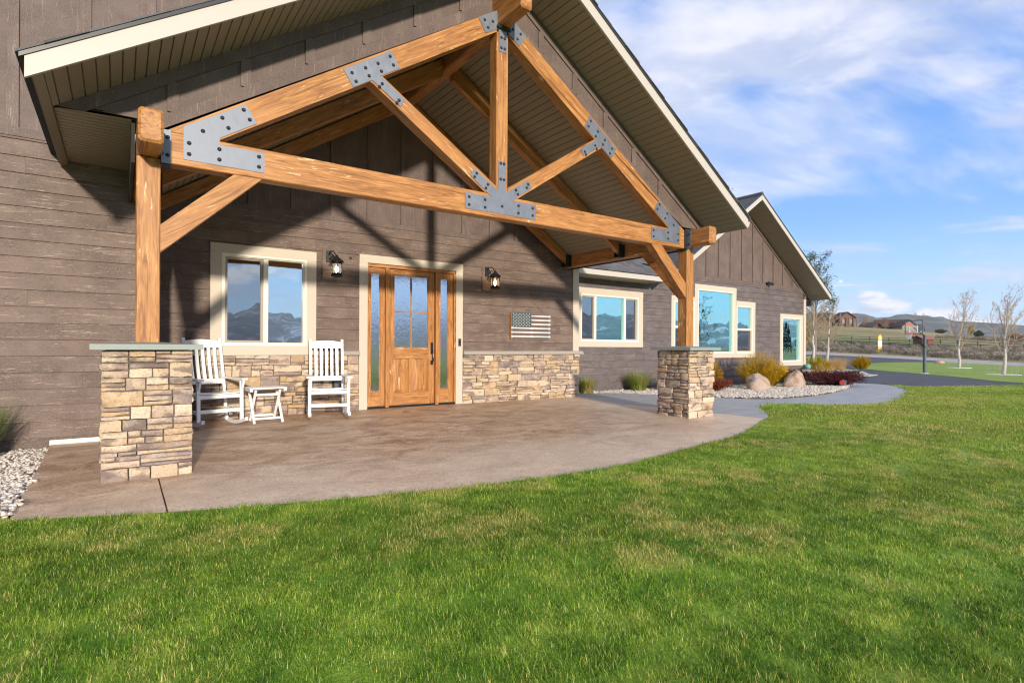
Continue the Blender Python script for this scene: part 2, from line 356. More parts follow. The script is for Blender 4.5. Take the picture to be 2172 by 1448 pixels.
M_SAGE = leafm('sagebrush_leaf', (.17, .145, .115), (.46, .41, .33), 2)
M_BUD = leafm('spring_buds', (.26, .20, .03), (.50, .38, .07), 3)
M_BUDG = leafm('olive_buds', (.06, .085, .03), (.17, .19, .07), 3)
M_BUDO = leafm('rusty_buds', (.30, .17, .09), (.48, .30, .15), 3)
M_CONI = leafm('conifer', (.012, .030, .014), (.035, .065, .025), 1)
M_BIRCH = simple('birch_bark', (.46, .42, .37), .7, nscale=9, namt=.4)
M_BARK = simple('grey_bark', (.20, .165, .14), .85, nscale=12, namt=.3)
M_TWIG = simple('pale_twig', (.33, .25, .19), .8, nscale=4, namt=.2)
M_TWIGD = simple('dark_twig', (.12, .09, .075), .85, nscale=4, namt=.2)
def boulder_mat():
    m, t, out = newmat('river_boulder'); v = shift(t, gpos(t), 9)
    a = t.noise(v, 3.2, 6, .6, .8); b = t.noise(v, 40, 4, .7)
    col = t.ramp(a.outputs[0], [(.3, (.26, .145, .085)), (.45, (.36, .24, .165)), (.53, (.44, .34, .265)), (.66, (.24, .22, .21))])
    col = t.mix(t.math('MULTIPLY', t.smooth(b.outputs[0], .55, .75), .45), col, (.25, .19, .16))
    principled(t, out, col, .8, bump=t.math('ADD', a.outputs[0], t.math('MULTIPLY', b.outputs[0], .3)), bstr=.6, bdist=.03); return m
M_BOULD = boulder_mat()
def pebble_mat():
    m, t, out = newmat('pebble')
    r = t.add('ShaderNodeAttribute', attribute_name='tone').outputs['Fac']
    r2 = t.noise(gpos(t), 23, 1, .5)
    f = t.math('FRACT', t.math('ADD', t.math('MULTIPLY', r, 3.7), t.math('MULTIPLY', r2.outputs[0], 5.)))
    col = t.ramp(f, [(0, (.60, .55, .48)), (.3, (.72, .68, .62)), (.5, (.42, .40, .37)), (.65, (.56, .39, .25)), (.8, (.30, .28, .27)), (1, (.74, .71, .65))])
    principled(t, out, col, .55, spec=.4); return m
M_PEB = pebble_mat()
def hill_mat(name, stops, sc):
    m, t, out = newmat(name); p = gpos(t)
    a = t.noise(mapv(t, p, (1, 1, 1.5)), sc, 8, .62); col = t.ramp(a.outputs[0], stops)
    principled(t, out, col, 1., bump=a.outputs[0], bstr=.6, bdist=25., spec=.05); return m
M_HILL = hill_mat('forested_hill', [(.38, (.030, .045, .030)), (.50, (.055, .068, .045)), (.62, (.16, .15, .12))], .008)
M_MTN = hill_mat('rocky_mountain', [(.36, (.04, .05, .045)), (.48, (.09, .095, .09)), (.56, (.20, .20, .20)), (.63, (.7, .72, .75))], .0040)

# ------------------------------------------------------------------ mesh building
class MB:
    def __init__(s): s.v = []; s.f = []; s.tone = []
    def quad(s, a, b, c_, d):
        i = len(s.v); s.v += [a, b, c_, d]; s.f.append((i, i + 1, i + 2, i + 3))
    def box(s, x0, x1, y0, y1, z0, z1):
        i = len(s.v)
        s.v += [(x0, y0, z0), (x1, y0, z0), (x1, y1, z0), (x0, y1, z0), (x0, y0, z1), (x1, y0, z1), (x1, y1, z1), (x0, y1, z1)]
        s.f += [tuple(i + k for k in q) for q in ((0, 3, 2, 1), (4, 5, 6, 7), (0, 1, 5, 4), (1, 2, 6, 5), (2, 3, 7, 6), (3, 0, 4, 7))]
        return s
    def prism(s, pts, y0, y1):
        "polygon in XZ extruded along Y"
        n = len(pts); i = len(s.v)
        s.v += [(x, y0, z) for x, z in pts] + [(x, y1, z) for x, z in pts]
        s.f.append(tuple(i + k for k in range(n))); s.f.append(tuple(i + n + k for k in reversed(range(n))))
        for k in range(n):
            k2 = (k + 1) % n; s.f.append((i + k2, i + k, i + n + k, i + n + k2))
        return s
    def prismx(s, pts, x0, x1):
        "polygon in YZ extruded along X"
        n = len(pts); i = len(s.v)
        s.v += [(x0, y, z) for y, z in pts] + [(x1, y, z) for y, z in pts]
        s.f.append(tuple(i + k for k in range(n))); s.f.append(tuple(i + n + k for k in reversed(range(n))))
        for k in range(n):
            k2 = (k + 1) % n; s.f.append((i + k2, i + k, i + n + k, i + n + k2))
        return s
    def beam(s, p0, p1, w, h, up=(0, 0, 1), ch=.008):
        "rectangular timber with chamfered arrises; w across, h along up"
        p0, p1 = Vector(p0), Vector(p1); d = (p1 - p0).normalized(); up = Vector(up)
        sx = d.cross(up).normalized(); uz = sx.cross(d).normalized(); a, b = w / 2, h / 2
        pr = [(-a + ch, -b), (a - ch, -b), (a, -b + ch), (a, b - ch), (a - ch, b), (-a + ch, b), (-a, b - ch), (-a, -b + ch)]
        rings = []
        for (P, o, k) in ((p0, 0, 1), (p0, ch, 0), (p1, -ch, 0), (p1, 0, 1)):
            i = len(s.v)
            for (x, z) in pr:
                if k: x *= (a - ch) / a; z *= (b - ch) / b
                s.v.append(tuple(P + d * o + sx * x + uz * z))
            rings.append(i)
        s.f.append(tuple(rings[0] + k for k in reversed(range(8)))); s.f.append(tuple(rings[3] + k for k in range(8)))
        for r in range(3):
            for k in range(8):
                k2 = (k + 1) % 8; s.f.append((rings[r] + k, rings[r] + k2, rings[r + 1] + k2, rings[r + 1] + k))
        return s
    def tube(s, pts, rad, n=6, cap=True):
        pts = [Vector(p) for p in pts]; rr = rad if isinstance(rad, (list, tuple)) else [rad] * len(pts); rings = []
        for k, p in enumerate(pts):
            d = (pts[min(k + 1, len(pts) - 1)] - pts[max(k - 1, 0)]).normalized()
            a = d.orthogonal().normalized() if k == 0 else (a - d * a.dot(d)).normalized()
            b = d.cross(a); rings.append(len(s.v))
            for q in range(n):
                t_ = 2 * math.pi * q / n; s.v.append(tuple(p + (a * math.cos(t_) + b * math.sin(t_)) * rr[k]))
        for r in range(len(rings) - 1):
            for q in range(n):
                q2 = (q + 1) % n; s.f.append((rings[r] + q, rings[r] + q2, rings[r + 1] + q2, rings[r + 1] + q))
        if cap:
            s.f.append(tuple(rings[0] + k for k in reversed(range(n)))); s.f.append(tuple(rings[-1] + k for k in range(n)))
        return s
    def lathe(s, prof, c0, n=16):
        "profile (r,z) about a vertical axis through c0"
        rings = []
        for r_, z in prof:
            rings.append(len(s.v))
            for q in range(n):
                t_ = 2 * math.pi * q / n; s.v.append((c0[0] + r_ * math.cos(t_), c0[1] + r_ * math.sin(t_), c0[2] + z))
        for r_ in range(len(rings) - 1):
            for q in range(n):
                q2 = (q + 1) % n; s.f.append((rings[r_] + q, rings[r_] + q2, rings[r_ + 1] + q2, rings[r_ + 1] + q))
        s.f.append(tuple(rings[0] + k for k in reversed(range(n)))); s.f.append(tuple(rings[-1] + k for k in range(n)))
        return s
    def disc(s, c0, r, nrm, n=8, dome=.4):
        "low dome (bolt head) facing nrm"
        c0, nrm = Vector(c0), Vector(nrm).normalized(); a = nrm.orthogonal().normalized(); b = nrm.cross(a); rings = []
        for (k, o) in ((1, 0), (.95, .35), (.6, .8), (.25, 1.)):
            rings.append(len(s.v))
            for q in range(n):
                t_ = 2 * math.pi * q / n; s.v.append(tuple(c0 + nrm * o * r * dome * 2 + (a * math.cos(t_) + b * math.sin(t_)) * r * k))
        for r_ in range(3):
            for q in range(n):
                q2 = (q + 1) % n; s.f.append((rings[r_] + q, rings[r_] + q2, rings[r_ + 1] + q2, rings[r_ + 1] + q))
        s.f.append(tuple(rings[-1] + k for k in range(n)))
        return s
    def build(s, name, mat, parent=None, smooth=False, off=None, tone=None):
        me = bpy.data.meshes.new(name)
        o3 = Vector(off) if off is not None else (wloc(parent) if parent else Vector((0, 0, 0)))
        me.from_pydata([tuple(Vector(p) - o3) for p in s.v], [], s.f)
        if mat: me.materials.append(mat)
        if smooth: me.polygons.foreach_set('use_smooth', [True] * len(me.polygons))
        if s.tone:
            at = me.attributes.new('tone', 'FLOAT', 'POINT'); at.data.foreach_set('value', s.tone)
        me.update(); o = bpy.data.objects.new(name, me); COL.objects.link(o)
        if parent: o.parent = parent
        return o
def wloc(o):
    v = Vector((0, 0, 0))
    while o: v += o.location; o = o.parent
    return v
def tag(o, label=None, cat=None, group=None, kind=None):
    if label: o['label'] = label
    if cat: o['category'] = cat
    if group: o['group'] = group
    if kind: o['kind'] = kind
    return o
def thing(name, label, cat, loc=(0, 0, 0), rz=0., group=None):
    o = bpy.data.objects.new(name, None); COL.objects.link(o); o.location = loc; o.rotation_euler = (0, 0, rz)
    o.empty_display_size = .1
    return tag(o, label, cat, group)
def part(name, parent):
    o = bpy.data.objects.new(name, None); COL.objects.link(o); o.parent = parent; o.empty_display_size = .05; return o
def bx(name, mat, parent, *a): return MB().box(*a).build(name, mat, parent)
def struct(o): o['kind'] = 'structure'; return o
def copy_tree(o, parent=None):
    c_ = o.copy(); COL.objects.link(c_)
    if parent: c_.parent = parent
    for ch in list(o.children): copy_tree(ch, c_)
    return c_

# ------------------------------------------------------------------ terrain
def crest(u):
    ys = [(-1, 686), (.45, 686), (.6, 692), (.69, 697), (.77, 706), (.855, 714), (.92, 717), (3, 717)]
    for (a, ya), (b, yb) in zip(ys, ys[1:]):
        if u <= b or b == 3: 
            y = ya + (yb - ya) * min(1, max(0, (u - a) / (b - a))); break
    return 1.12 + (739.5 - y) * 330 / 1186
def gz(X, Y):
    d = X * SN + Y * CS
    if d < 16: return -.03
    u = (X * CS - Y * SN) / d; z1 = crest(u)
    P = [(16, -.03), (40, -.7), (80, -.7), (115, -.1), (125, .1), (170, 2.7), (200, 4.3), (330, z1), (450, z1 - 4), (900, -6), (60000, -6)]
    for (a, za), (b, zb) in zip(P, P[1:]):
        if d <= b: return za + (zb - za) * (d - a) / (b - a)
    return -6
def hz(X, Y):
    "paving: falls away from the house"
    p = .0209 * (min(max(Y, 3), 9.1) - 5.97); f = min(1, max(0, (12 - X) / 3)); f = f * f * (3 - 2 * f)
    return p * f + (1 - f) * gz(X, Y)
def pix(px_, py_, off=0., d0=3., d1=900.):
    "where the sight line meets the terrain (used to survey the place)"
    x = px_ - 1086; y = py_ - CY0; yy = (y - ROLL * x); xx = x + ROLL * yy; u, v = xx / CAMF, yy / CAMF
    d = d0
    while d < d1:
        X = d * (u * CS + SN); Y = d * (CS - u * SN)
        if CAMH - v * d < gz(X, Y) + off: return Vector((X, Y, gz(X, Y) + off))
        d *= 1.002
    return Vector((X, Y, 0))
def at(px_, py_, d):
    x = px_ - 1086; y = py_ - CY0; yy = (y - ROLL * x); xx = x + ROLL * yy; u, v = xx / CAMF, yy / CAMF
    return Vector((d * (u * CS + SN), d * (CS - u * SN), CAMH - v * d))

def sheet(name, pts, mat, zf, off, res=1.0, thick=0.):
    bm = bmesh.new(); vs = [bm.verts.new((x, y, 0)) for x, y in pts]; bm.faces.new(vs)
    xs = [p[0] for p in pts]; ys = [p[1] for p in pts]
    def cuts(a, b, ax):
        n = max(1, int((b - a) / res)); n = min(n, 160)
        for k in range(1, n):
            co = [0, 0, 0]; co[ax] = a + (b - a) * k / n; no = [0, 0, 0]; no[ax] = 1
            bmesh.ops.bisect_plane(bm, geom=bm.verts[:] + bm.edges[:] + bm.faces[:], plane_co=co, plane_no=no)
    cuts(min(xs), max(xs), 0); cuts(min(ys), max(ys), 1)
    bmesh.ops.triangulate(bm, faces=[f for f in bm.faces if len(f.verts) > 4])
    for v in bm.verts: v.co.z = zf(v.co.x, v.co.y) + off
    bmesh.ops.recalc_face_normals(bm, faces=bm.faces)
    if sum(f.normal.z for f in bm.faces) < 0: bmesh.ops.reverse_faces(bm, faces=bm.faces)
    if thick:
        be = [e for e in bm.edges if len(e.link_faces) == 1]
        r_ = bmesh.ops.extrude_edge_only(bm, edges=be)
        for v in [g for g in r_['geom'] if isinstance(g, bmesh.types.BMVert)]: v.co.z -= thick
    me = bpy.data.meshes.new(name); bm.to_mesh(me); bm.free(); me.materials.append(mat)
    o = bpy.data.objects.new(name, me); COL.objects.link(o); return o

def smooth_poly(pts, it=2):
    for _ in range(it):
        q = []
        for k in range(len(pts)):
            a, b = Vector(pts[k][:2]), Vector(pts[(k + 1) % len(pts)][:2])
            q += [tuple(a * .75 + b * .25), tuple(a * .25 + b * .75)]
        pts = q
    return pts
def curve(pts, it=3):
    "Chaikin on an open line, ends kept"
    for _ in range(it):
        q = [pts[0]]
        for a, b in zip(pts, pts[1:]):
            q += [(a[0] * .75 + b[0] * .25, a[1] * .75 + b[1] * .25), (a[0] * .25 + b[0] * .75, a[1] * .25 + b[1] * .75)]
        pts = q + [pts[-1]]
    return pts

# base ground: one sheet out to the horizon
def axis_():
    a = [0.]; st = 1.5
    while a[-1] < 9000: a.append(a[-1] + st); st *= 1.045
    return [-x for x in reversed(a[1:])] + a
ax = axis_(); g = MB(); n_ = len(ax)
for y in ax:
    for x in ax: g.v.append((x, y, gz(x, y) - .035))
for j in range(n_ - 1):
    for i in range(n_ - 1):
        k = j * n_ + i; g.f.append((k, k + 1, k + n_ + 1, k + n_))
struct(g.build('ground', M_FIELD, smooth=True))

# paving outline
edge = curve([(-.575, 4.83), (.265, 4.45), (1.28, 4.15), (2.37, 3.92), (3.28, 3.80), (4.0, 3.80), (4.70, 3.92), (5.79, 4.13), (6.6, 4.25), (7.60, 4.63), (8.4, 5.0), (8.62, 5.04)], 2)
SPLIT = [(8.60, 5.04), (8.16, 6.9), (7.9, 7.6), (8.13, 9.02)]
Jx = .285
def left_of(p): return p[0] < Jx
e1 = [p for p in edge if p[0] < Jx - .01]; e2 = [p for p in edge if p[0] > Jx + .01]
yj = 4.445
# joint running diagonally from the kerb towards the door wall
jA, jB = (4.78, 3.94), (4.70, 9.0)
e2a = [p for p in e2 if p[0] < 4.74]; e2b = [p for p in e2 if p[0] > 4.80]
for nm, poly in (('patio', e1 + [(Jx - .006, yj), (Jx - .006, 7.84), (-.59, 7.84)]),
                 ('patio', [(Jx + .006, yj)] + e2a + [(jA[0] - .006, 3.935), (jB[0] - .006, 9.04), (Jx + .006, 9.04)]),
                 ('patio', [(jA[0] + .006, 3.94)] + e2b + SPLIT[1:] + [(8.11, 9.04), (jB[0] + .006, 9.04)])):
    struct(sheet(nm, poly, M_PATIO, hz, 0., .6, .1))
struct(sheet('joint_filler', [(-.5, 4.95), (8.3, 5.1), (8.0, 9.0), (-.5, 7.8)], M_MORTAR, hz, -.02, 1.))
inner = curve([(8.13, 9.55), (8.9, 9.50), (10.03, 8.94), (11.25, 7.85), (11.6, 7.32), (12.17, 6.96), (12.96, 6.85), (14.1, 6.88), (15.6, 7.15), (17.2, 7.62), (19.1, 8.4), (21.9, 9.76)], 2)
outer = curve([(8.62, 5.04), (8.9, 5.17), (9.40, 5.52), (10.0, 6.02), (10.45, 6.24), (10.98, 6.26), (11.5, 5.80), (12.06, 5.31), (12.88, 5.12), (13.6, 5.13), (15.58, 5.56), (17.31, 6.11), (18.96, 6.79), (21.19, 7.90), (22.49, 8.93), (22.77, 9.83)], 2)
wk = [(8.63, 5.05)] + outer[1:] + list(reversed(inner)) + [(8.14, 9.03), (7.91, 7.6), (8.17, 6.9)]
# split the walk at two control joints
def clipx(poly, x, keep):
    out = []
    for a, b in zip(poly, poly[1:] + poly[:1]):
        ia, ib = (a[0] < x) == keep, (b[0] < x) == keep
        if ia: out.append(a)
        if ia != ib:
            t_ = (x - a[0]) / (b[0] - a[0]); out.append((x, a[1] + (b[1] - a[1]) * t_))
    return out
wl = clipx(wk, 10.6, True); wr = clipx(clipx(wk, 10.61, False), 14.6, True); wr2 = clipx(wk, 14.61, False)
for q in (wl, wr, wr2): struct(sheet('walkway', q, M_WALK, hz, .001, .6, .12))

# driveway
drv = [(22.9, 9.9)] + [(22.2, 8.6), (21.2, 7.85), (18.9, 6.85), (21.75, 6.63), (25.6, 5.59), (32, 2.0), (46, -8), (60, -14), (62, -4), (40, 3.6), (28, 6.1), (30.5, 7.67), (38.7, 11.27), (48, 15.9), (50.3, 19.2), (55.1, 23.1),
       (62, 26.5), (73.5, 30.6), (84.3, 32.3), (91, 30.6), (99, 30), (106, 39), (115, 54), (112, 62), (95, 46), (80, 37), (65, 29.5), (59, 26.4), (54, 23.5), (48, 20), (40, 16.4), (35, 15.8), (33.4, 17.2), (24, 14.5), (21.5, 12), (21.8, 9.9)]
struct(sheet('driveway', drv, M_ASPH, gz, .008, 1.5))
struct(sheet('far_road', [(112, 66), (114.9, 53.9), (106, 39.3), (99.2, 30.6), (91.1, 23.2), (84.5, 18.5), (72, 8), (84, 6), (99, 21.7), (108, 27.6), (114, 35.2), (124, 46), (132, 62), (133, 70)], M_ROAD, gz, .012, 2.5))
island = smooth_poly([(62.2, 26.3), (73.5, 30.45), (84, 32.1), (90.5, 30.4), (93, 28.5), (90, 25.5), (83, 20.6), (78, 16.6), (66, 4), (48, 0), (33, 4.2), (28, 6.15), (30.5, 7.7), (38.7, 11.3), (48, 16.1), (50.3, 19.3), (55, 23.1)], 2)
struct(sheet('lawn_island', island, M_LAWN, gz, .03, 2., .05))
struct(sheet('lawn', smooth_poly([(66, 33.5), (84, 42.5), (104, 53.5), (107, 51), (95, 46.8), (80, 38.6), (66, 31.6)], 1), M_LAWN, gz, .02, 2.))
struct(sheet('gravel_strip', [(78, 16.8), (83, 20.9), (90.3, 25.8), (94, 28.9), (99, 30.2), (99, 27), (90, 20.5), (82, 14)], M_BEDG, gz, .02, 2.))
struct(sheet('pasture', [tuple(pix(a, b)[:2]) for a, b in ((1700, 729), (1850, 733), (1990, 738), (2060, 736), (2000, 728), (1940, 722), (1850, 718), (1700, 716))], M_PAST, gz, .03, 6.))
lobe = smooth_poly([(20.2, 10.7), (24, 11.3), (33, 14.6), (38.6, 15.9), (40, 16.4), (41, 17.2), (46, 19.6), (52, 23.0), (46, 23.2), (33, 18.2), (20.2, 14)], 1)
struct(sheet('kerb_apron', [(x * 1.0 + (.5 if x > 25 else 0), y - .35) for x, y in lobe], M_CONC, gz, .03, 1.5, .05))
struct(sheet('gravel_mound', lobe, M_BEDG, lambda x, y: gz(x, y) + .35 * max(0, 1 - ((x - 31) ** 2 / 250 + (y - 16.5) ** 2 / 18)), .05, 1.2))
# near lawn
lawn_edge = [p for p in edge] + outer[1:-10]
near = [(-30, 4.95), (-.6, 4.95)] + edge[:-1] + outer[:-8] + [(20.2, 7.0), (21.75, 6.6), (25.6, 5.55), (32, 1.9), (45, -9), (40, -30), (-30, -30)]
struct(sheet('lawn', near, M_LAWN, lambda x, y: min(gz(x, y), -.03), .012, 1.0))
# planting beds
bed_right = inner[:-2] + [(20.2, 9.6), (20.3, 10.6), (20.2, 10.30), (8.13, 10.30)]
struct(sheet('gravel_bed', [(x, y + .004) for x, y in inner[:-3]] + [(20.5, 9.3), (20.5, 10.28), (8.13, 10.28)], M_BEDG, gz, .02, .8))
bed_left = [(-8, 4.95), (-.60, 4.88), (-.60, 7.84), (-8, 7.84)]
struct(sheet('gravel_bed', bed_left, M_BEDG, gz, .0, .8))

# distant ranges
def ridge(name, mat, dist, prof, depth, seed, a0, a1, foot, n=220, rough=1.):
    "prof: list of (azimuth deg, height m); a real ridge with slopes and spurs"
    g = MB(); rows = 9
    for j in range(rows):
        for i in range(n):
            a = a0 + (a1 - a0) * i / (n - 1)
            for (p, q) in zip(prof, prof[1:]):
                if a <= q[0]: break
            f = min(1, max(0, (a - p[0]) / (q[0] - p[0]))); h = p[1] + (q[1] - p[1]) * f
            w = 1 - abs(j - 4) / 4; w = w ** .8
            nn = noise.fractal(Vector((a * .55, j * .6, seed)), 1, 2, 6)
            r_ = dist + (j - 4) / 4 * depth + nn * depth * .12
            z = foot + (h - foot) * w * (1 + nn * .10 * rough) + (noise.noise(Vector((a * 3, j * 2.1, seed))) * h * .05 * rough if 0 < j < 8 else 0)
            if j in (0, 8): z = foot - 20
            g.v.append((r_ * math.sin(R(a)), r_ * math.cos(R(a)), z))
    for j in range(rows - 1):
        for i in range(n - 1):
            k = j * n + i; g.f.append((k, k + 1, k + n + 1, k + n))
    return struct(g.build(name, mat, smooth=True))
def hpt(px_, py_, dist):
    p = at(px_, py_, 1.); r_ = math.hypot(p.x, p.y); return (math.degrees(math.atan2(p.x, p.y)), 1.12 + (p.z - 1.12) / r_ * dist)
ridge('hills', M_HILL, 4200, [(40, 260)] + [hpt(a, b, 4200) for a, b in ((1700, 668), (1795, 664), (1835, 666), (1860, 673), (1880, 673), (1920, 665), (1960, 668), (2000, 672), (2022, 681), (2060, 682), (2110, 685), (2172, 690))] + [(82, 120), (100, 100)], 700, 3.3, 45, 95, 0, 260, .5)
ridge('mountains', M_MTN, 6500, [(95, 115), (104, 237), (110, 216), (116, 302), (122, 237), (130, 338), (138, 403), (143, 309), (150, 374), (155, 288), (160, 338), (164, 288), (169, 403), (174, 288), (184, 237), (195, 259), (215, 216), (240, 187), (265, 129)], 1500, 8.1, 95, 265, -10, 420, 1.6)

# ------------------------------------------------------------------ house
XR, YT, YG, YF, YW, YL, YR = 3.975, 5.881, 6.019, 5.287, 9.048, 7.847, 10.304
XP = 3.771; PL, PR = XR + .01 - XP, XR + .01 + XP; K = .6533; PWD = .18
house = thing('house', 'single-storey brown house with timber porch gable and low wing to the right', 'house', (4, 9.5, 0))

def pieces(x0, x1, z0, z1, holes):
    "rect minus rects"
    out = [(x0, x1, z0, z1)]
    for hx0, hx1, hz0, hz1 in holes:
        nxt = []
        for a, b, c_, d in out:
            if hx1 <= a or hx0 >= b or hz1 <= c_ or hz0 >= d: nxt.append((a, b, c_, d)); continue
            if a < hx0: nxt.append((a, hx0, c_, d))
            if hx1 < b: nxt.append((hx1, b, c_, d))
            m0, m1 = max(a, hx0), min(b, hx1)
            if c_ < hz0: nxt.append((m0, m1, c_, hz0))
            if hz1 < d: nxt.append((m0, m1, hz1, d))
        out = nxt
    return out

def siding(wall, Y, x0, x1, z0, z1, holes, e=.177, joint=3.66, ph=0., mat=None):
    z = z0; row = 0
    while z < z1 - .01:
        zt = min(z + e + .022, z1); cutx = []
        c0 = x0 + ((row * 1.37 + ph) % joint)
        while c0 < x1: cutx.append(c0); c0 += joint
        segs = [x0] + cutx + [x1]
        for a, b in zip(segs, segs[1:]):
            if b - a < .02: continue
            for (pa, pb, pc, pd) in pieces(a, b - .0012, z, zt, holes):
                if pd - pc < .01 or pb - pa < .01: continue
                fz = lambda zz: Y - .027 + .020 * (zz - z) / (e + .022)
                jt = rnd.uniform(-.001, .001)
                m = MB(); i = 0
                m.v = [(pa, fz(pc) + jt, pc), (pb, fz(pc) + jt, pc), (pb, Y + .004, pc), (pa, Y + .004, pc), (pa, fz(pd) + jt, pd), (pb, fz(pd) + jt, pd), (pb, Y + .004, pd), (pa, Y + .004, pd)]
                m.f = [(0, 3, 2, 1), (4, 5, 6, 7), (0, 1, 5, 4), (1, 2, 6, 5), (2, 3, 7, 6), (3, 0, 4, 7)]
                m.build('siding_board', mat or M_SIDE, wall)
        z += e; row += 1

def backing(name, Y, thick, rects, mat=M_DARK):
    m = MB()
    for a, b, c_, d in rects: m.box(a, b, Y, Y + thick, c_, d)
    return m.build(name, mat, house)

# openings
W1 = (1.22, 2.415, 1.115, 2.46); DO = (3.40, 5.085, .04, 2.51)
W2 = (9.30, 11.37, 1.265, 2.445)
W3c = (13.90, 15.70, .96, 2.86); W3l = (12.84, 13.76, .96, 2.455); W3r = (15.84, 16.73, .96, 2.455); W4 = (18.50, 19.72, .66, 2.18)
# -- porch wall
wall = backing('wall', YW + .005, .14, pieces(.30, 8.095, -.1, 3.2, [W1, DO]))
siding(wall, YW, .30, 8.0, 1.035, 3.14, [W1, DO], .177, 3.66, .9)
gab = backing('wall', YW + .005, .14, [], M_DARK)
gm = MB().prism([(.3, 3.2), (8.1, 3.2), (8.1, 3.22), (XR, 5.92), (.3, 3.5)], YW + .005, YW + .145)
gm.build('gable_backing', M_BATT, gab)
gp = [(.3, 3.215), (8.0, 3.215), (7.98, 5.5 - K * 4.0), (XR, 5.5), (.3, 5.5 - K * 3.675)]
MB().prism([(.3, 3.138), (8.0, 3.138), (8.0, 3.212), (.3, 3.212)], YW - .024, YW + .004).build('frieze_board', M_BATT, gab)
xb = 1.60 - .61 * 2
while xb < 7.9:
    zt = 5.45 - K * abs(xb - XR)
    bx('batten', M_BATT, gab, xb - .03, xb + .03, YW - .018, YW + .0045, 3.212, zt); xb += .608
# -- left wing wall: lap siding below, board and batten above
lw = backing('wall', YL + .005, .14, [(-8, .36, -.1, 3.3)])
siding(lw, YL, -8, .36, -.06, 3.305, [], .176, 3.66, 2.2)
MB().box(.345, .36, YL + .004, YW + .02, -.05, 3.3).build('return_wall', M_SIDE, lw)
up = backing('wall', YL + .008, .13, [], M_BATT)
MB().prism([(-8, 3.3), (.1, 3.3), (.1, 3.62), (2.4, 5.15), (2.4, 7.6), (-2.8, 10.6), (-8, 7.6)], YL + .008, YL + .138).build('upper_wall', M_BATT, up)
MB().box(-8, .1, YL - .022, YL + .006, 3.312, 3.405).build('frieze_board', M_BATT, up)
k_ = -13
while k_ < 3:
    x1b = -.868 + .61 * k_
    if x1b < 2.2:
        zb = 3.405 if x1b < .1 else 6.0 - K * (XR - x1b)
        bx('batten', M_BATT, up, x1b - .092, x1b, YL - .016, YL + .0075, zb, 7.4)
    k_ += 1
MB().box(2.26, 2.4, YL + .1, 15, 4.8, 7.6).build('side_wall', M_SIDE, up)
MB().box(-8.1, -7.96, YL, 16, -.1, 7.6).build('side_wall', M_SIDE, up)
# -- wing wall
ww = backing('wall', YR + .005, .14, pieces(8.0, 20.02, -.1, 3.14, [W2, W3c, W3l, W3r, W4]))
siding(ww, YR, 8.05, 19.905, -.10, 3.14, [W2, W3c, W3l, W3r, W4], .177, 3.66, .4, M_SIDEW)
wg = backing('wall', YR + .006, .13, [], M_BATT)
XG = 16.10; ZG = 5.665; wz = lambda x: ZG - K * abs(x - XG)
MB().prism([(11.6, 3.14), (20.02, 3.14), (20.02, wz(20.02) + .05), (XG, ZG + .05), (11.6, wz(11.6) + .05)], YR + .006, YR + .136).build('gable_backing', M_BATT, wg)
MB().box(11.0, 19.95, YR - .026, YR + .004, 3.142, 3.245).build('frieze_board', M_BATT, wg)
for sg in (-1, 1):
    MB().prism([(XG, ZG + .03), (XG + sg * 3.95, wz(XG + 3.95) + .03), (XG + sg * 3.95, wz(XG + 3.95) - .12), (XG, ZG - .12)][::sg], YR - .024, YR + .003).build('rake_board', M_BATT, wg)
xb = 14.98 - .607 * 5
while xb < 19.8:
    zt = wz(xb) - .05
    if zt > 3.3: bx('batten', M_BATT, wg, xb - .062, xb, YR - .017, YR + .0055, 3.245, zt)
    xb += .607
MB().box(20.02, 20.16, YR + .0, 18, -.1, 3.1).build('side_wall', M_SIDE, wg)
# corner boards
cbp = part('corner_board', house)
bx('corner_board', M_TRIM, house, 7.942, 8.085, YW - .040, YW + .02, 1.04, 3.0)
bx('corner_board', M_TRIM, house, 8.085, 8.105, YW - .040, YR - .02, 1.04, 3.0)
bx('corner_board', M_TRIM, house, 19.905, 20.06, YR - .040, YR + .16, -.08, 2.86)
bpy.data.objects.remove(cbp)
bx('base_flashing', M_VINYL, house, -.60, .36, YL - .042, YL - .028, .03, .085)
# interiors (dim rooms behind the glass)
rm = MB()
def room(x0, x1, y0, y1, z0, z1):
    rm.quad((x0, y1, z0), (x1, y1, z0), (x1, y1, z1), (x0, y1, z1)); rm.quad((x0, y0, z0), (x0, y1, z0), (x0, y1, z1), (x0, y0, z1))
    rm.quad((x1, y0, z0), (x1, y1, z0), (x1, y1, z1), (x1, y0, z1)); rm.quad((x0, y0, z0), (x1, y0, z0), (x1, y1, z0), (x0, y1, z0)); rm.quad((x0, y0, z1), (x1, y0, z1), (x1, y1, z1), (x0, y1, z1))
room(.4, 8.0, YW + .15, 12.5, 0, 2.8); room(8.2, 19.9, YR + .15, 14, 0, 2.9)
rm.build('room_lining', M_INT, house)
bx('storage_box', M_RED, house, 1.46, 1.80, 9.35, 9.6, .95, 1.26)
bx('storage_box', M_CREAM, house, 1.92, 2.3, 9.4, 9.7, 1.0, 1.22)
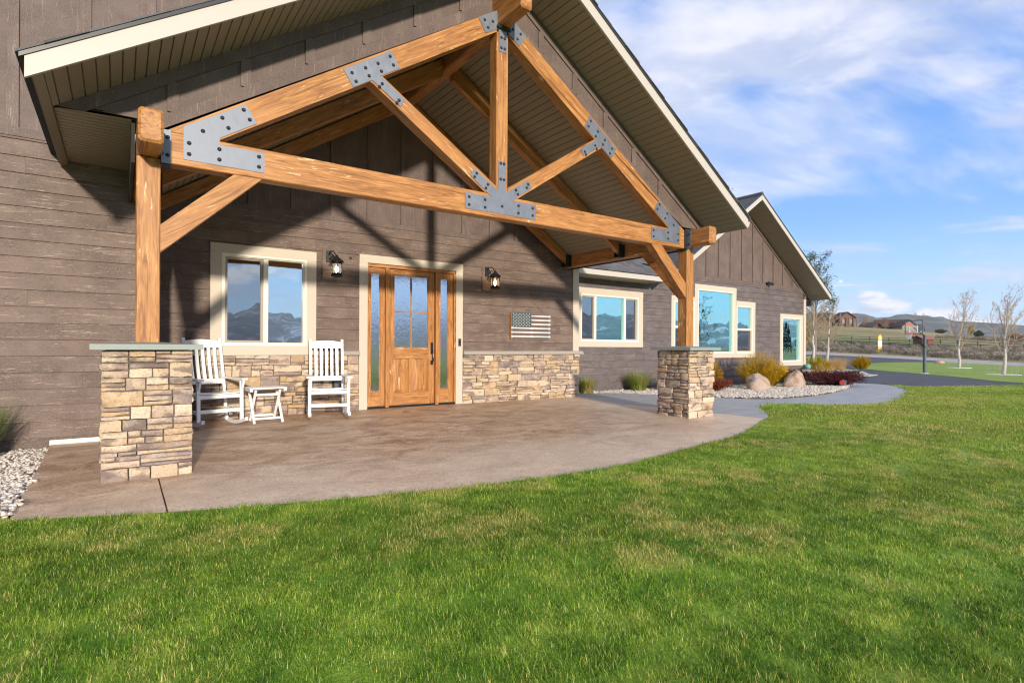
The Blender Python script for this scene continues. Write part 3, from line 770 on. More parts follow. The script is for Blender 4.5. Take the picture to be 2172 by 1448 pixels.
# foundation under wing
# -- trims
def trim(parent, Y, x0, x1, z0, z1, op, side=.0, proud=.040):
    ox0, ox1, oz0, oz1 = op
    bx('trim_board', M_TRIM, parent, x0, x1, Y - proud - .004, Y + .01, oz1, z1)
    if z0 < oz0 - .02: bx('trim_board', M_TRIM, parent, x0, x1, Y - proud - .004, Y + .01, z0, oz0)
    bx('trim_board', M_TRIM, parent, x0, ox0, Y - proud, Y + .01, max(z0, oz0 if z0 < oz0 - .02 else z0), oz1)
    bx('trim_board', M_TRIM, parent, ox1, x1, Y - proud, Y + .01, max(z0, oz0 if z0 < oz0 - .02 else z0), oz1)
def ring(name, mat, parent, x0, x1, z0, z1, w, y0, y1):
    m = MB(); m.box(x0, x1, y0, y1, z1 - w, z1); m.box(x0, x1, y0, y1, z0, z0 + w); m.box(x0, x0 + w, y0, y1, z0 + w, z1 - w); m.box(x1 - w, x1, y0, y1, z0 + w, z1 - w)
    return m.build(name, mat, parent)
def window(Y, op, trimrect, lights, paneM):
    "lights: (x0,x1,z0,z1,sashed,mat)"
    w = part('window', house)
    if trimrect: trim(w, Y, *trimrect, op)
    x0, x1, z0, z1 = op
    ring('frame', M_VINYL, w, x0 + .001, x1 - .001, z0 + .001, z1 - .001, .035, Y - .042, Y + .09)
    ring('frame', M_VINYL, w, x0 + .036, x1 - .036, z0 + .036, z1 - .036, .012, Y - .020, Y + .09)
    for (a, b, c_, d, sash, pm) in lights:
        if sash: ring('sash', M_SASH, w, a, b, c_, d, .035, Y + .004, Y + .045); a += .035; b -= .035; c_ += .035; d -= .035
        m = MB(); yy = Y + .03; m.quad((a, yy, c_), (b, yy, c_), (b, yy, d), (a, yy, d)); m.build('pane', pm, w)
    return w
w1 = window(YW, W1, (1.073, 2.558, .975, 2.595), [(1.265, 1.785, 1.16, 2.415, True, M_PANED), (1.852, 2.37, 1.16, 2.412, False, M_PANE)], None)
bx('mullion', M_VINYL, w1, 1.785, 1.852, YW - .018, YW + .06, 1.15, 2.425)
m = MB(); m.box(2.095, 2.105, YW + .036, YW + .042, 2.23, 2.41); m.box(1.855, 2.368, YW + .036, YW + .042, 2.22, 2.23); m.box(1.515, 1.525, YW + .036, YW + .042, 2.18, 2.38); m.box(1.3, 1.75, YW + .036, YW + .042, 2.17, 2.18)
m.build('grille', M_SASH, w1)
w2 = window(YR, W2, (9.22, 11.54, 1.128, 2.60), [(9.34, 9.775, 1.305, 2.405, True, M_PANED), (9.84, 10.835, 1.30, 2.40, False, M_PANEB), (10.90, 11.325, 1.305, 2.405, True, M_PANED)], None)
bx('mullion', M_VINYL, w2, 9.775, 9.84, YR - .018, YR + .06, 1.30, 2.41); bx('mullion', M_VINYL, w2, 10.835, 10.90, YR - .018, YR + .06, 1.30, 2.41)
m = MB()
for q in (10.09, 10.34, 10.59): m.box(q, q + .012, YR + .036, YR + .042, 2.12, 2.40)
m.box(9.84, 10.835, YR + .036, YR + .042, 2.10, 2.112); m.build('grille', M_SASH, w2)
w3 = window(YR, W3c, (13.757, 15.822, .821, 2.99), [(13.95, 15.65, 1.01, 2.81, False, M_PANEB)], None)
w3l = window(YR, W3l, (12.71, 13.753, .821, 2.597), [(12.885, 13.715, 1.73, 2.41, False, M_PANEB), (12.885, 13.715, 1.005, 1.70, True, M_PANED)], None)
w3r = window(YR, W3r, (15.826, 16.87, .821, 2.597), [(15.885, 16.685, 1.73, 2.41, False, M_PANEB), (15.885, 16.685, 1.005, 1.70, True, M_PANED)], None)
for q, (a, b) in ((w3l, (12.88, 13.72)), (w3r, (15.88, 16.69))): bx('rail', M_VINYL, q, a, b, YR - .018, YR + .05, 1.69, 1.74)
w4 = window(YR, W4, (18.36, 19.87, .523, 2.296), [(18.55, 19.67, .71, 2.13, False, M_PANEB)], None)

# -- entry door with sidelights
dr = part('front_door', house)
trim(dr, YW, 3.258, 5.228, .045, 2.642, DO)
Yd = YW + .05
def dbx(n, mat, *a): return bx(n, mat, dr, *a)
dbx('threshold', M_BLKMET, 3.40, 5.085, YW - .02, YW + .14, .058, .10)
dbx('head_jamb', M_TX, 3.40, 5.085, YW - .012, YW + .12, 2.455, 2.51)
for a, b in ((3.40, 3.425), (5.06, 5.085)): dbx('jamb', M_TZ, a, b, YW - .012, YW + .12, .10, 2.455)
for a, b in ((3.73, 3.79), (4.68, 4.738)): dbx('mull_post', M_TZ, a, b, YW - .022, YW + .12, .075, 2.455)
def stiles(x0, x1, z0, z1, gx0, gx1, gz0, gz1, y, tag_='sidelight'):
    g_ = MB(); g_.box(x0, gx0, y, y + .045, z0, z1); g_.box(gx1, x1, y, y + .045, z0, z1); g_.build('stile', M_TZ, dr)
    g_ = MB(); g_.box(gx0, gx1, y, y + .045, gz1, z1); g_.build('top_rail', M_TX, dr)
    m_ = MB(); yy = y + .025; m_.quad((gx0, yy, gz0), (gx1, yy, gz0), (gx1, yy, gz1), (gx0, yy, gz1)); m_.build('pane', M_PANER, dr)
    ring('glazing_bead', M_TZ, dr, gx0 - .0, gx1, gz0, gz1, .014, y + .006, y + .03)
stiles(3.425, 3.73, .10, 2.455, 3.475, 3.655, .345, 2.365, YW + .03); dbx('bottom_rail', M_TX, 3.475, 3.655, YW + .03, YW + .075, .10, .345)
stiles(4.738, 5.06, .10, 2.455, 4.79, 4.965, .345, 2.365, YW + .03); dbx('bottom_rail', M_TX, 4.79, 4.965, YW + .03, YW + .075, .10, .345)
stiles(3.795, 4.675, .10, 2.45, 3.90, 4.565, 1.09, 2.36, YW + .04)
dbx('lock_rail', M_TX, 3.90, 4.565, YW + .04, YW + .085, .90, 1.09); dbx('bottom_rail', M_TX, 3.90, 4.565, YW + .04, YW + .085, .10, .315)
dbx('muntin', M_TZ, 4.222, 4.243, YW + .044, YW + .078, 1.09, 2.36); dbx('muntin', M_TX, 3.90, 4.565, YW + .0445, YW + .0775, 1.715, 1.736)
dbx('centre_stile', M_TZ, 4.18, 4.285, YW + .04, YW + .085, .315, .90)
for a, b in ((3.90, 4.18), (4.285, 4.565)):
    m = MB(); y0 = YW + .062; y1 = YW + .046; q = .05
    o_ = [(a, y0, .315), (b, y0, .315), (b, y0, .90), (a, y0, .90)]; i_ = [(a + q, y1, .365), (b - q, y1, .365), (b - q, y1, .85), (a + q, y1, .85)]
    m.v = o_ + i_; m.f = [(0, 1, 5, 4), (1, 2, 6, 5), (2, 3, 7, 6), (3, 0, 4, 7), (4, 5, 6, 7)]; m.build('raised_panel', M_TZ, dr)
m = MB(); m.box(4.605, 4.655, YW + .028, YW + .04, .985, 1.19); m.box(4.605, 4.655, YW + .028, YW + .04, .79, .865)
m.tube([(4.63, YW + .03, 1.01), (4.63, YW - .02, .985), (4.63, YW - .03, .92), (4.63, YW - .02, .85), (4.63, YW + .03, .825)], .011, 8); m.tube([(4.63, YW + .03, 1.03), (4.63, YW - .005, 1.045)], .014, 8)
m.build('handle', M_BLKMET, dr)

# -- ledgestone
def stone(parent, M_, u0, u1, v0, v1, dep, mat=M_STONE, g=.0055):
    "M_(u,v,w) -> xyz ; w = outwards"
    u0 += g; u1 -= g; v0 += g * .7; v1 -= g * .7
    nu = 4 if (u1 - u0) > .14 else 3; nv = 3 if (v1 - v0) > .04 else 2
    d0 = dep + rnd.uniform(-.016, .018); tl = rnd.uniform(-.010, .010); m = MB(); ids = {}
    for j in range(nv + 1):
        for i in range(nu + 1):
            fu = i / nu; fv = j / nv
            ed_u = i in (0, nu); ed_v = j in (0, nv)
            if 0 < i < nu: fu += (0.5 - fu) * -.25
            u = u0 + (u1 - u0) * fu; v = v0 + (v1 - v0) * fv
            if ed_u: u += rnd.uniform(-.002, .0022)
            if ed_v: v += rnd.uniform(-.0045, .0045) * (1 if not ed_u else .4)
            w = d0 + tl * (fv - .5) * 2 + rnd.uniform(-.005, .007)
            if ed_u or ed_v: w -= rnd.uniform(.005, .011) + (.006 if ed_u and ed_v else 0)
            ids[i, j] = len(m.v); m.v.append(M_(u, v, w))
    for j in range(nv):
        for i in range(nu): m.f.append((ids[i, j], ids[i + 1, j], ids[i + 1, j + 1], ids[i, j + 1]))
    rim = [(i, 0) for i in range(nu)] + [(nu, j) for j in range(nv)] + [(i, nv) for i in range(nu, 0, -1)] + [(0, j) for j in range(nv, 0, -1)]
    bk = []
    for (i, j) in rim:
        bk.append(len(m.v)); u = u0 + (u1 - u0) * (i / nu); v = v0 + (v1 - v0) * (j / nv); m.v.append(M_(u, v, 0.))
    for k in range(len(rim)):
        k2 = (k + 1) % len(rim); m.f.append((ids[rim[k2]], ids[rim[k]], bk[k], bk[k2]))
    o = m.build('stone', mat, parent); o.data.polygons.foreach_set('use_smooth', [True] * len(o.data.polygons)); o.data.set_sharp_from_angle(angle=R(50)); return o
def ledgestone(parent, M_, u0, u1, v0, v1, dep, hmin=.125, hmax=.165, wmin=.17, wmax=.46, busy=1.):
    v = v1; nst = 0
    hs = []; tot = v1 - v0; n = round(tot / ((hmin + hmax) / 2)); hs = [rnd.uniform(hmin, hmax) for _ in range(n)]; k = tot / sum(hs); hs = [h * k for h in hs]
    for h in hs:
        vb = v - h; u = u0 - rnd.uniform(0, .15) * 0
        while u < u1 - .005:
            w = rnd.uniform(wmin, wmax); 
            if u + w > u1 - .09: w = u1 - u
            r_ = rnd.random() / busy
            if r_ < .42:
                sp = rnd.uniform(.36, .64); lay = [(vb, vb + h * sp), (vb + h * sp, v)]
            elif r_ < .58: lay = [(vb, vb + h * .3), (vb + h * .3, vb + h * .66), (vb + h * .66, v)]
            else: lay = [(vb, v)]
            for (a, b) in lay:
                if w > .24 and rnd.random() < (.55 if len(lay) > 1 else .35) * busy:
                    s_ = u + w * rnd.uniform(.35, .65); stone(parent, M_, u, s_, a, b, dep); stone(parent, M_, s_, u + w, a, b, dep); nst += 2
                else: stone(parent, M_, u, u + w, a, b, dep); nst += 1
            u += w
        v = vb
    return nst
sw = part('stone_wainscot', house)
SY = YW - .022
bx('mortar_bed', M_MORTAR, sw, 5.23, 8.10, SY, YW + .01, .02, .975); bx('mortar_bed', M_MORTAR, sw, .36, 3.256, SY, YW + .01, .02, .975)
bx('mortar_bed', M_MORTAR, sw, 8.06, 8.10, YW + .01, YR - .03, -.1, .975)
nS = ledgestone(sw, lambda u, v, w: (u, SY - w, v), 5.232, 8.125, .045, .97, .03, .118, .145, .19, .5, 1.)
nS += ledgestone(sw, lambda u, v, w: (u, SY - w, v), .95, 3.254, .055, .972, .03, .135, .17, .24, .56, .95)
ledgestone(sw, lambda u, v, w: (8.10 + w, u, v), YW - .02, YW + .35, .0, .97, .02, .15, .17, .3, .4, .3)
def ledge(x0, x1):
    m = MB(); m.prismx([(YW - .105, .972), (YW + .0, .972), (YW + .0, 1.04), (YW - .09, 1.037)], x0, x1); return m.build('ledge', M_LEDGE, house)
print('stones', nS); ledge(5.23, 6.7); ledge(6.703, 8.19); ledge(2.56, 3.256); ledge(.36, 1.07)

# -- porch roof
pr = part('porch_roof', house)
AE = 4.45
zt = lambda dx: 5.987 - K * dx          # soffit plane
def slope_poly(sg, d0, d1, lo, hi): return [(XR + sg * d0, zt(d0) + lo), (XR + sg * d1, zt(d1) + lo), (XR + sg * d1, zt(d1) + hi), (XR + sg * d0, zt(d0) + hi)]
for sg, yb in ((-1, YL - .002), (1, 11.2)):
    MB().prism(slope_poly(sg, 0, AE + .03, .075, .17), YF + .012, yb).build('roof_deck', M_DRIP, pr)
MB().prism([(XR, zt(0) + .07), (XR + -3.6, zt(3.6) + .07), (XR - 3.6, zt(3.6) + .165), (XR, zt(0) + .165)], YL + .002, 11.2).build('roof_deck', M_DRIP, pr)
for sg in (-1, 1):
    # fascia, drip edge
    MB().prism(slope_poly(sg, 0, AE + (.08 if sg < 0 else .0), -.004, .150), YF - .022, YF + .008).build('fascia', M_FASC, pr)
    MB().prism(slope_poly(sg, 0, AE + (.11 if sg < 0 else .005), .151, .184), YF - .034, YF + .010).build('drip_edge', M_DRIP, pr)
    # shingle courses along the rake
    q = 0; d = 0.
    while d < AE + (.1 if sg < 0 else -.02):
        d1 = min(d + .26, AE + (.13 if sg < 0 else .03)); MB().prism([(XR + sg * d, zt(d) + .186), (XR + sg * d1, zt(d1) + .186), (XR + sg * d1, zt(d1) + .207), (XR + sg * d, zt(d) + .192)], YF - .045 + rnd.uniform(-.006, .006), (YL - .01 if sg < 0 else 11.2)).build('shingle', M_SHING, pr); d = d1
# eave fascia / gutter ends
MB().box(XR + AE + .0, XR + AE + .02, YF + .01, 11, zt(AE) - .0, zt(AE) + .13).build('fascia', M_FASC, pr)
MB().box(XR - AE - .06, XR - AE - .04, YF + .01, YL - .004, zt(AE) + .02, zt(AE) + .13).build('fascia', M_DRIP, pr)
m = MB(); m.prism([(XR + AE + .022, zt(AE) + .02), (XR + AE + .10, zt(AE) + .05), (XR + AE + .125, zt(AE) + .125), (XR + AE + .022, zt(AE) + .125)], YF + .02, 11).build('gutter', M_FASC, pr)
# soffit slats
def slat(parent, p, sg, d0, d1, y0, y1, base):
    f = lambda d: base - K * d
    x0, x1 = XR + sg * (d0 + .0045), XR + sg * (d1 - .0045); a, b = f(d0 + .0045), f(d1 - .0045)
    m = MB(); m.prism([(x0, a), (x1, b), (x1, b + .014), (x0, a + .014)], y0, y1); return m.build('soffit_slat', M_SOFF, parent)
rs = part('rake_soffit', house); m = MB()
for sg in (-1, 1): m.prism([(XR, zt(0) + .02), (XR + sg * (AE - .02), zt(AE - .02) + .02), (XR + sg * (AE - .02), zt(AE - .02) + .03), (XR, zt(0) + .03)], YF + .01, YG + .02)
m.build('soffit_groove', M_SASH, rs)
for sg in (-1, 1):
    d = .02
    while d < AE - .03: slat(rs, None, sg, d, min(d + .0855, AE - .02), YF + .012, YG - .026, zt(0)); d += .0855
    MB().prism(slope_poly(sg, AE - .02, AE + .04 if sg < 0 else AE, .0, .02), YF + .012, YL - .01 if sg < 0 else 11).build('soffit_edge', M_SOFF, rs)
cl = part('porch_ceiling', house); m = MB()
for sg in (-1, 1): m.prism([(XR, 5.455), (XR + sg * 3.72, 5.455 - K * 3.72), (XR + sg * 3.72, 5.47 - K * 3.72), (XR, 5.47)], YG + .045, YW - .0)
m.build('ceiling_backing', M_SASH, cl)
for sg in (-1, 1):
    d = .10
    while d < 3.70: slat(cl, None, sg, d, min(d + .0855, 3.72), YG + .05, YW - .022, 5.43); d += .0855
es = part('eave_soffit', house)
for sg, yb in ((-1, YL - .024), (1, 10.2)):
    y = YG + .005; xo, xi = XR + sg * (AE - .02), XR + sg * (XP + .115)
    while y < yb:
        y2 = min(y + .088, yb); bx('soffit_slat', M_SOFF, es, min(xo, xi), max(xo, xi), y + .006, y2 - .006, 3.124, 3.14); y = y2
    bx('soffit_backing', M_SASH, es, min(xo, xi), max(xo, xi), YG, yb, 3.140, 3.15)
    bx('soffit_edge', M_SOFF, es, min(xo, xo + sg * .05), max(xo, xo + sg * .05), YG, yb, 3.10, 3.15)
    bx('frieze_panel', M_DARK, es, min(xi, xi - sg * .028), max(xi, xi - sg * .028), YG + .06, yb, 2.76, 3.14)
bx('wall_block', M_SIDE, es, XR - AE - .03, XR - XP - .09, YL - .032, YL - .02, 2.93, 3.12)
# gable panel over the truss
gpn = part('gable_panel', house)
for sg in (-1, 1):
    MB().prism([(XR, 5.43), (XR + sg * 3.66, 5.43 - K * 3.66), (XR + sg * 3.66, 3.135), (XR + sg * (AE - .02), 3.135), (XR + sg * (AE - .02), zt(AE) + .02), (XR, zt(0) + .02)], YG, YG + .04).build('panel', M_BATT, gpn)
    MB().prism([(XR, zt(0) + .02), (XR + sg * (AE - .02), zt(AE - .02) + .02), (XR + sg * (AE - .24), zt(AE - .24) - .125), (XR, zt(0) - .125)], YG - .020, YG - .0005).build('trim_board', M_BATT, gpn)
    MB().prism([(XR, 5.43), (XR + sg * 3.66, 5.43 - K * 3.66), (XR + sg * 3.66, 3.135), (XR + sg * 4.1, 3.135), (XR + sg * 3.6, 5.43 - K * 3.6 + .165), (XR, 5.43 + .165)], YG - .0225, YG - .0007).build('trim_board', M_BATT, gpn)
k_ = -6
while k_ < 7:
    x = .405 + .612 * (k_ + 6)
    d = abs(x - XR)
    if d < 3.7: bx('batten', M_BATT, gpn, x - .046, x + .046, YG - .0185, YG - .0003, 5.43 + .16 - K * d, zt(d) - .12)
    k_ += 1

# -- timber frame
tf = thing('timber_frame', 'orange stained timber truss and posts bolted with grey steel plates, carrying the porch roof', 'timber frame', (XR, YT + .09, 0))
def tb(name, mat, p0, p1, w, h, up=(0, 0, 1), ch=.008): return MB().beam(p0, p1, w, h, up, ch).build(name, mat, tf)
TY = YT + .09
for X in (PL, PR): tb('post', M_TZ, (X, TY, 1.13), (X, TY, 2.779), PWD, PWD, (0, 1, 0))
for X in (PL, PR):
    tb('plate_beam', M_TY, (X, 5.44, 2.92), (X, YW - .01 if X > 4 else YW - .01, 2.92), PWD, .28, ch=.022)
tb('ridge_beam', M_TY, (XR, 5.36, 5.37), (XR, YW - .01, 5.37), .17, .42, ch=.02)
TW = .165
tb('tie_beam', M_TX, (PL + .093, YT + TW / 2, 2.892), (PR - .093, YT + TW / 2, 2.892), TW, .289)
ang = math.atan(K); ca, sa = math.cos(ang), math.sin(ang)
for sg in (-1, 1):
    # top chords: polygon in XZ
    zl = lambda dx: 5.145 - K * dx; zu = lambda dx: 5.412 - K * dx
    pts = [(XR + sg * .09, zl(.09)), (XR + sg * 3.215, 3.0375), (XR + sg * 3.675, 3.0375), (XR + sg * 3.675, zu(3.675) - .0), (XR + sg * .09, zu(.09))]
    mm = MB().prism(pts[::-sg], YT + .001, YT + TW)
    mm.build('top_chord', M_TDN if sg > 0 else M_TUP, tf)
    # webs
    p = lambda dx, z_: (XR + sg * dx, YT + TW / 2 + .001, z_)
    lo0, lo1 = (.25, 3.0385), (1.74, 4.009); hi0, hi1 = (.09, 3.14), (1.60, 4.10)
    MB().prism([(XR + sg * a, b) for a, b in ((.09, 3.0385), lo0, lo1, hi1, (.09, 3.145))][::-sg], YT + .002, YT + TW - .002).build('web_brace', M_TUP if sg > 0 else M_TDN, tf)
    # knee brace truss to post
    MB().prism([(XR + sg * a, b) for a, b in ((2.83, 2.747), (3.08, 2.747), (XP - .09, 2.185), (XP - .09, 1.94))][::-sg], YT + .012, YT + .15).build('knee_brace', M_TDN if sg > 0 else M_TUP, tf)
    # knee brace along the plate beam
    X = PR if sg > 0 else PL
    MB().prismx([(TY + .09, 1.93), (TY + .09, 2.16), (TY + .69, 2.779), (TY + .93, 2.779)], X - .07, X + .07).build('knee_brace', M_TY, tf)
    # inner rafters
    for Y_ in (7.37, 8.86):
        pts = [(XR + sg * .09, zl(.09)), (XR + sg * 3.675, zl(3.675) + .09), (XR + sg * 3.675, zu(3.675) - .01), (XR + sg * .09, zu(.09) - .01)]
        MB().prism(pts[::-sg], Y_ - .055, Y_ + .055).build('rafter', M_TDN if sg > 0 else M_TUP, tf)
        h = part('joist_hanger', tf); xh = XR + sg * 3.68
        bx('hanger_plate', M_BLACK, h, min(xh, xh - sg * .10), max(xh, xh - sg * .10), Y_ - .065, Y_ - .0555, 2.80, 3.03); bx('hanger_plate', M_BLACK, h, min(xh, xh - sg * .10), max(xh, xh - sg * .10), Y_ + .0555, Y_ + .065, 2.80, 3.03)
        bx('hanger_seat', M_BLACK, h, min(xh, xh - sg * .10), max(xh, xh - sg * .10), Y_ - .065, Y_ + .065, 2.786, 2.80)
        bx('hanger_flange', M_BLACK, h, min(xh, xh - sg * .006), max(xh, xh - sg * .006), Y_ - .11, Y_ + .11, 2.79, 3.02)
tb('king_post', M_TZ, (XR, YT + TW / 2, 3.0378), (XR, YT + TW / 2, 5.10), .176, TW, (0, 1, 0))
# end brackets between tie beam and plate beams
for sg, X in ((-1, PL), (1, PR)):
    b = part('bracket', tf); x0 = X - sg * .093
    sx = lambda a: x0 - sg * a
    bx('bracket_plate', M_STEEL if sg < 0 else M_BLACK, b, min(sx(0), sx(.075)), max(sx(0), sx(.075)), YT - .008, YT - .002, 2.735, 3.045)
    bx('bracket_seat', M_BLACK, b, min(sx(.0), sx(.075)), max(sx(.0), sx(.075)), YT - .008, YT + TW, 2.727, 2.744)
    bx('bracket_flange', M_STEEL, b, min(X - sg * .0905, X - sg * .0965), max(X - sg * .0905, X - sg * .0965), YT - .08, YT + .0, 2.74, 3.05)
    for z_ in (2.82, 2.98): MB().disc((sx(.05), YT - .008, z_), .018, (0, -1, 0)).build('bolt', M_BLACK, b); MB().disc((X - sg * .0965, YT - .045, z_), .018, (-sg, 0, 0)).build('bolt', M_BLACK, b)
def plate(poly, bolts, mirror=False):
    y0, y1 = YT - .007, YT - .0005
    if mirror: poly = [(2 * XR - .012 * 0 - x, z_) for x, z_ in poly][::-1]; bolts = [(2 * XR - x, z_) for x, z_ in bolts]
    o = MB().prism(poly, y0, y1).build('connector_plate', M_STEEL, tf)
    for (x, z_) in bolts: MB().disc((x, y0, z_), .0195, (0, -1, 0), 8).build('bolt', M_BLACK, o)
heel = [(.478, 2.806), (1.165, 2.806), (1.165, 3.0), (.772, 3.0), (.772, 3.062), (1.095, 3.275), (.994, 3.437), (.478, 3.103)]
hb = [(.523, 2.962), (.523, 2.862), (.633, 3.097), (.793, 3.257), (.845, 3.173), (.976, 3.377), (1.03, 3.295), (.77, 2.957), (.77, 2.86), (1.115, 2.955), (1.115, 2.857)]
plate(heel, hb); plate(heel, hb, True)
cpl = [(3.435, 2.798), (4.515, 2.798), (4.515, 2.994), (4.135, 2.994), (4.445, 3.21), (4.39, 3.305), (4.052, 3.096), (4.032, 3.10), (4.032, 3.47), (3.918, 3.47), (3.918, 3.10), (3.90, 3.096), (3.56, 3.308), (3.505, 3.213), (3.815, 2.994), (3.435, 2.994)]
plate(cpl, [(3.49, 2.945), (3.49, 2.85), (3.72, 2.945), (3.72, 2.85), (3.975, 2.90), (4.23, 2.945), (4.23, 2.85), (4.46, 2.945), (4.46, 2.85), (3.95, 3.44), (4.0, 3.44), (3.95, 3.24), (4.0, 3.24), (3.595, 3.25), (3.565, 3.20), (3.76, 3.14), (3.73, 3.09), (4.385, 3.25), (4.36, 3.20), (4.19, 3.14), (4.22, 3.09)])
ctr = [(1.94, 4.05), (2.045, 3.885), (2.255, 4.022), (2.59, 3.815), (2.645, 3.90), (2.355, 4.095), (2.575, 4.24), (2.475, 4.41)]
cb = [(2.03, 4.035), (2.075, 3.955), (2.18, 4.13), (2.22, 4.055), (2.32, 4.22), (2.36, 4.145), (2.46, 4.34), (2.50, 4.255), (2.37, 4.01), (2.34, 3.97), (2.57, 3.88), (2.545, 3.845)]
plate(ctr, cb); plate(ctr, cb, True)
ap = [(3.61, 5.175), (3.715, 5.01), (3.905, 5.125), (3.918, 5.06), (3.918, 4.85), (4.032, 4.85), (4.032, 5.09), (4.045, 5.125), (4.235, 5.01), (4.34, 5.17), (4.10, 5.33), (3.85, 5.33)]
plate(ap, [(3.70, 5.17), (3.75, 5.09), (3.82, 5.19), (3.95, 5.03), (4.0, 5.03), (3.95, 4.90), (4.0, 4.90), (4.13, 5.19), (4.20, 5.09), (4.25, 5.17)])
MB().box(XR - .10, XR + .10, YT - .05, YT + .03, 5.13, 5.16).build('ridge_hanger', M_BLACK, tf)

# -- piers
def pier(X, label):
    t_ = thing('stone_pier', label, 'pier', (X, TY, hz(X, TY)), group='ledgestone piers under the porch posts')
    h = .298; z0 = -.04
    bx('core', M_MORTAR, t_, X - h, X + h, TY - h, TY + h, z0, 1.078)
    dp = .03
    ledgestone(t_, lambda u, v, w: (u, TY - h - w, v), X - h - dp, X + h + dp, z0 + .02, 1.072, dp, .085, .13, .14, .36, .95)
    ledgestone(t_, lambda u, v, w: (X - h - w, 2 * TY - u, v), TY - h - .0, TY + h, z0 + .02, 1.072, dp, .10, .145, .14, .34, .9)
    ledgestone(t_, lambda u, v, w: (X + h + w, u, v), TY - h, TY + h, z0 + .02, 1.072, dp, .13, .16, .18, .34, .3)
    ledgestone(t_, lambda u, v, w: (2 * X - u, TY + h + w, v), X - h - dp, X + h + dp, z0 + .02, 1.072, dp, .13, .16, .18, .34, .2)
    m = MB(); a = .40; i = .12
    m.v = [(X - a, TY - a, 1.08), (X + a, TY - a, 1.08), (X + a, TY + a, 1.08), (X - a, TY + a, 1.08), (X - a, TY - a, 1.126), (X + a, TY - a, 1.126), (X + a, TY + a, 1.126), (X - a, TY + a, 1.126),
           (X - i, TY - i, 1.145), (X + i, TY - i, 1.145), (X + i, TY + i, 1.145), (X - i, TY + i, 1.145)]
    m.f = [(0, 3, 2, 1), (0, 1, 5, 4), (1, 2, 6, 5), (2, 3, 7, 6), (3, 0, 4, 7), (4, 5, 9, 8), (5, 6, 10, 9), (6, 7, 11, 10), (7, 4, 8, 11), (8, 9, 10, 11)]
    m.build('cap', M_CAP, t_)
    return t_
pier(PL, 'large ledgestone pier under the left post, in front of a rocking chair')
pier(PR, 'smaller-looking ledgestone pier under the right post, near the wing windows')

# -- wing roofs
wr_ = part('wing_roof', house)
YE = 9.66; e0 = 2.985
# eave roof between porch and gable wing
def w2z(y): return e0 + .56 * (y - YE)
MB().prismx([(YE - .0, w2z(YE) - .03), (10.6, w2z(10.6) - .03), (10.6, w2z(10.6) - .12), (YE + .02, w2z(YE) - .12)], 7.0, 11.70).build('roof_deck', M_ROOF, wr_)
MB().prismx([(10.6, w2z(10.6) - .03), (16, w2z(16) - .03), (16, w2z(16) - .12), (10.6, w2z(10.6) - .12)], 7.0, 15.5).build('roof_deck', M_ROOF, wr_)
bx('fascia', M_FASC, wr_, 8.42, 11.66, YE - .022, YE - .002, 2.835, 2.960)
bx('soffit', M_SOFF, wr_, 8.1, 11.68, YE, YR - .0, 2.832, 2.845)
bx('drip_edge', M_DRIP, wr_, 8.42, 11.66, YE - .03, YE + .02, 2.962, 2.976)
ny = 0; y = YE - .03; cnt = 0
while y < YE + 2.35:
    x = 8.3 - rnd.uniform(0, .3)
    while x < (11.72 - .2 if y < 10.45 else 12.9) and cnt < 285:
        w_ = rnd.choice((.20, .28, .34, .42)); 
        if w2z(y) > 5.9 - K * abs(x - XG) - .25 or x < 11.7 + (y - YE) * .86 + .3:
            t0 = rnd.choice((.006, .012, .017)); m = MB(); yt = y + .17
            m.v = [(x + .003, y, w2z(y) - .012), (x + w_ - .003, y, w2z(y) - .012), (x + w_ - .003, yt, w2z(yt) - .018), (x + .003, yt, w2z(yt) - .018), (x + .003, y, w2z(y) + t0), (x + w_ - .003, y, w2z(y) + t0), (x + w_ - .003, yt, w2z(yt) - .008), (x + .003, yt, w2z(yt) - .008)]
            m.f = [(0, 3, 2, 1), (4, 5, 6, 7), (0, 1, 5, 4), (1, 2, 6, 5), (2, 3, 7, 6), (3, 0, 4, 7)]; m.build('shingle', M_SHING, wr_); cnt += 1
        x += w_
    y += .14
# gable wing roof
YGF = 9.60; AG = 4.33
gzt = lambda d: ZG - K * d + .0
def gpoly(sg, d0, d1, lo, hi): return [(XG + sg * d0, gzt(d0) + lo), (XG + sg * d1, gzt(d1) + lo), (XG + sg * d1, gzt(d1) + hi), (XG + sg * d0, gzt(d0) + hi)]
for sg in (-1, 1):
    MB().prism(gpoly(sg, 0, AG + .03, .04, .165), YGF + .012, 18).build('roof_deck', M_ROOF, wr_)
    MB().prism(gpoly(sg, 0, AG, -.004, .150), YGF - .02, YGF + .01).build('fascia', M_FASC, wr_)
    MB().prism(gpoly(sg, 0, AG + .04, .151, .19), YGF - .035, YGF + .012).build('drip_edge', M_DRIP, wr_)
    d = 0.
    while d < AG - .02:
        d1 = min(d + .41, AG); x0, x1 = d + .004, d1 - .004
        MB().prism([(XG + sg * x0, gzt(x0) + .0), (XG + sg * x1, gzt(x1) + .0), (XG + sg * x1, gzt(x1) + .014), (XG + sg * x0, gzt(x0) + .014)], YGF + .012, YR - .027).build('soffit_panel', M_SOFF, wr_); d = d1
    MB().prism(gpoly(sg, 0, AG, .016, .03), YGF + .012, YR + .01).build('soffit_backing', M_SASH, wr_)
MB().box(XG + AG - .02, XG + AG + .02, YGF + .01, 18, gzt(AG) + .0, gzt(AG) + .14).build('fascia', M_FASC, wr_)
MB().tube([(XG, YGF - .03, ZG + .19), (XG, 18, ZG + .19)], .05, 6).build('ridge_cap', M_SHING, wr_)
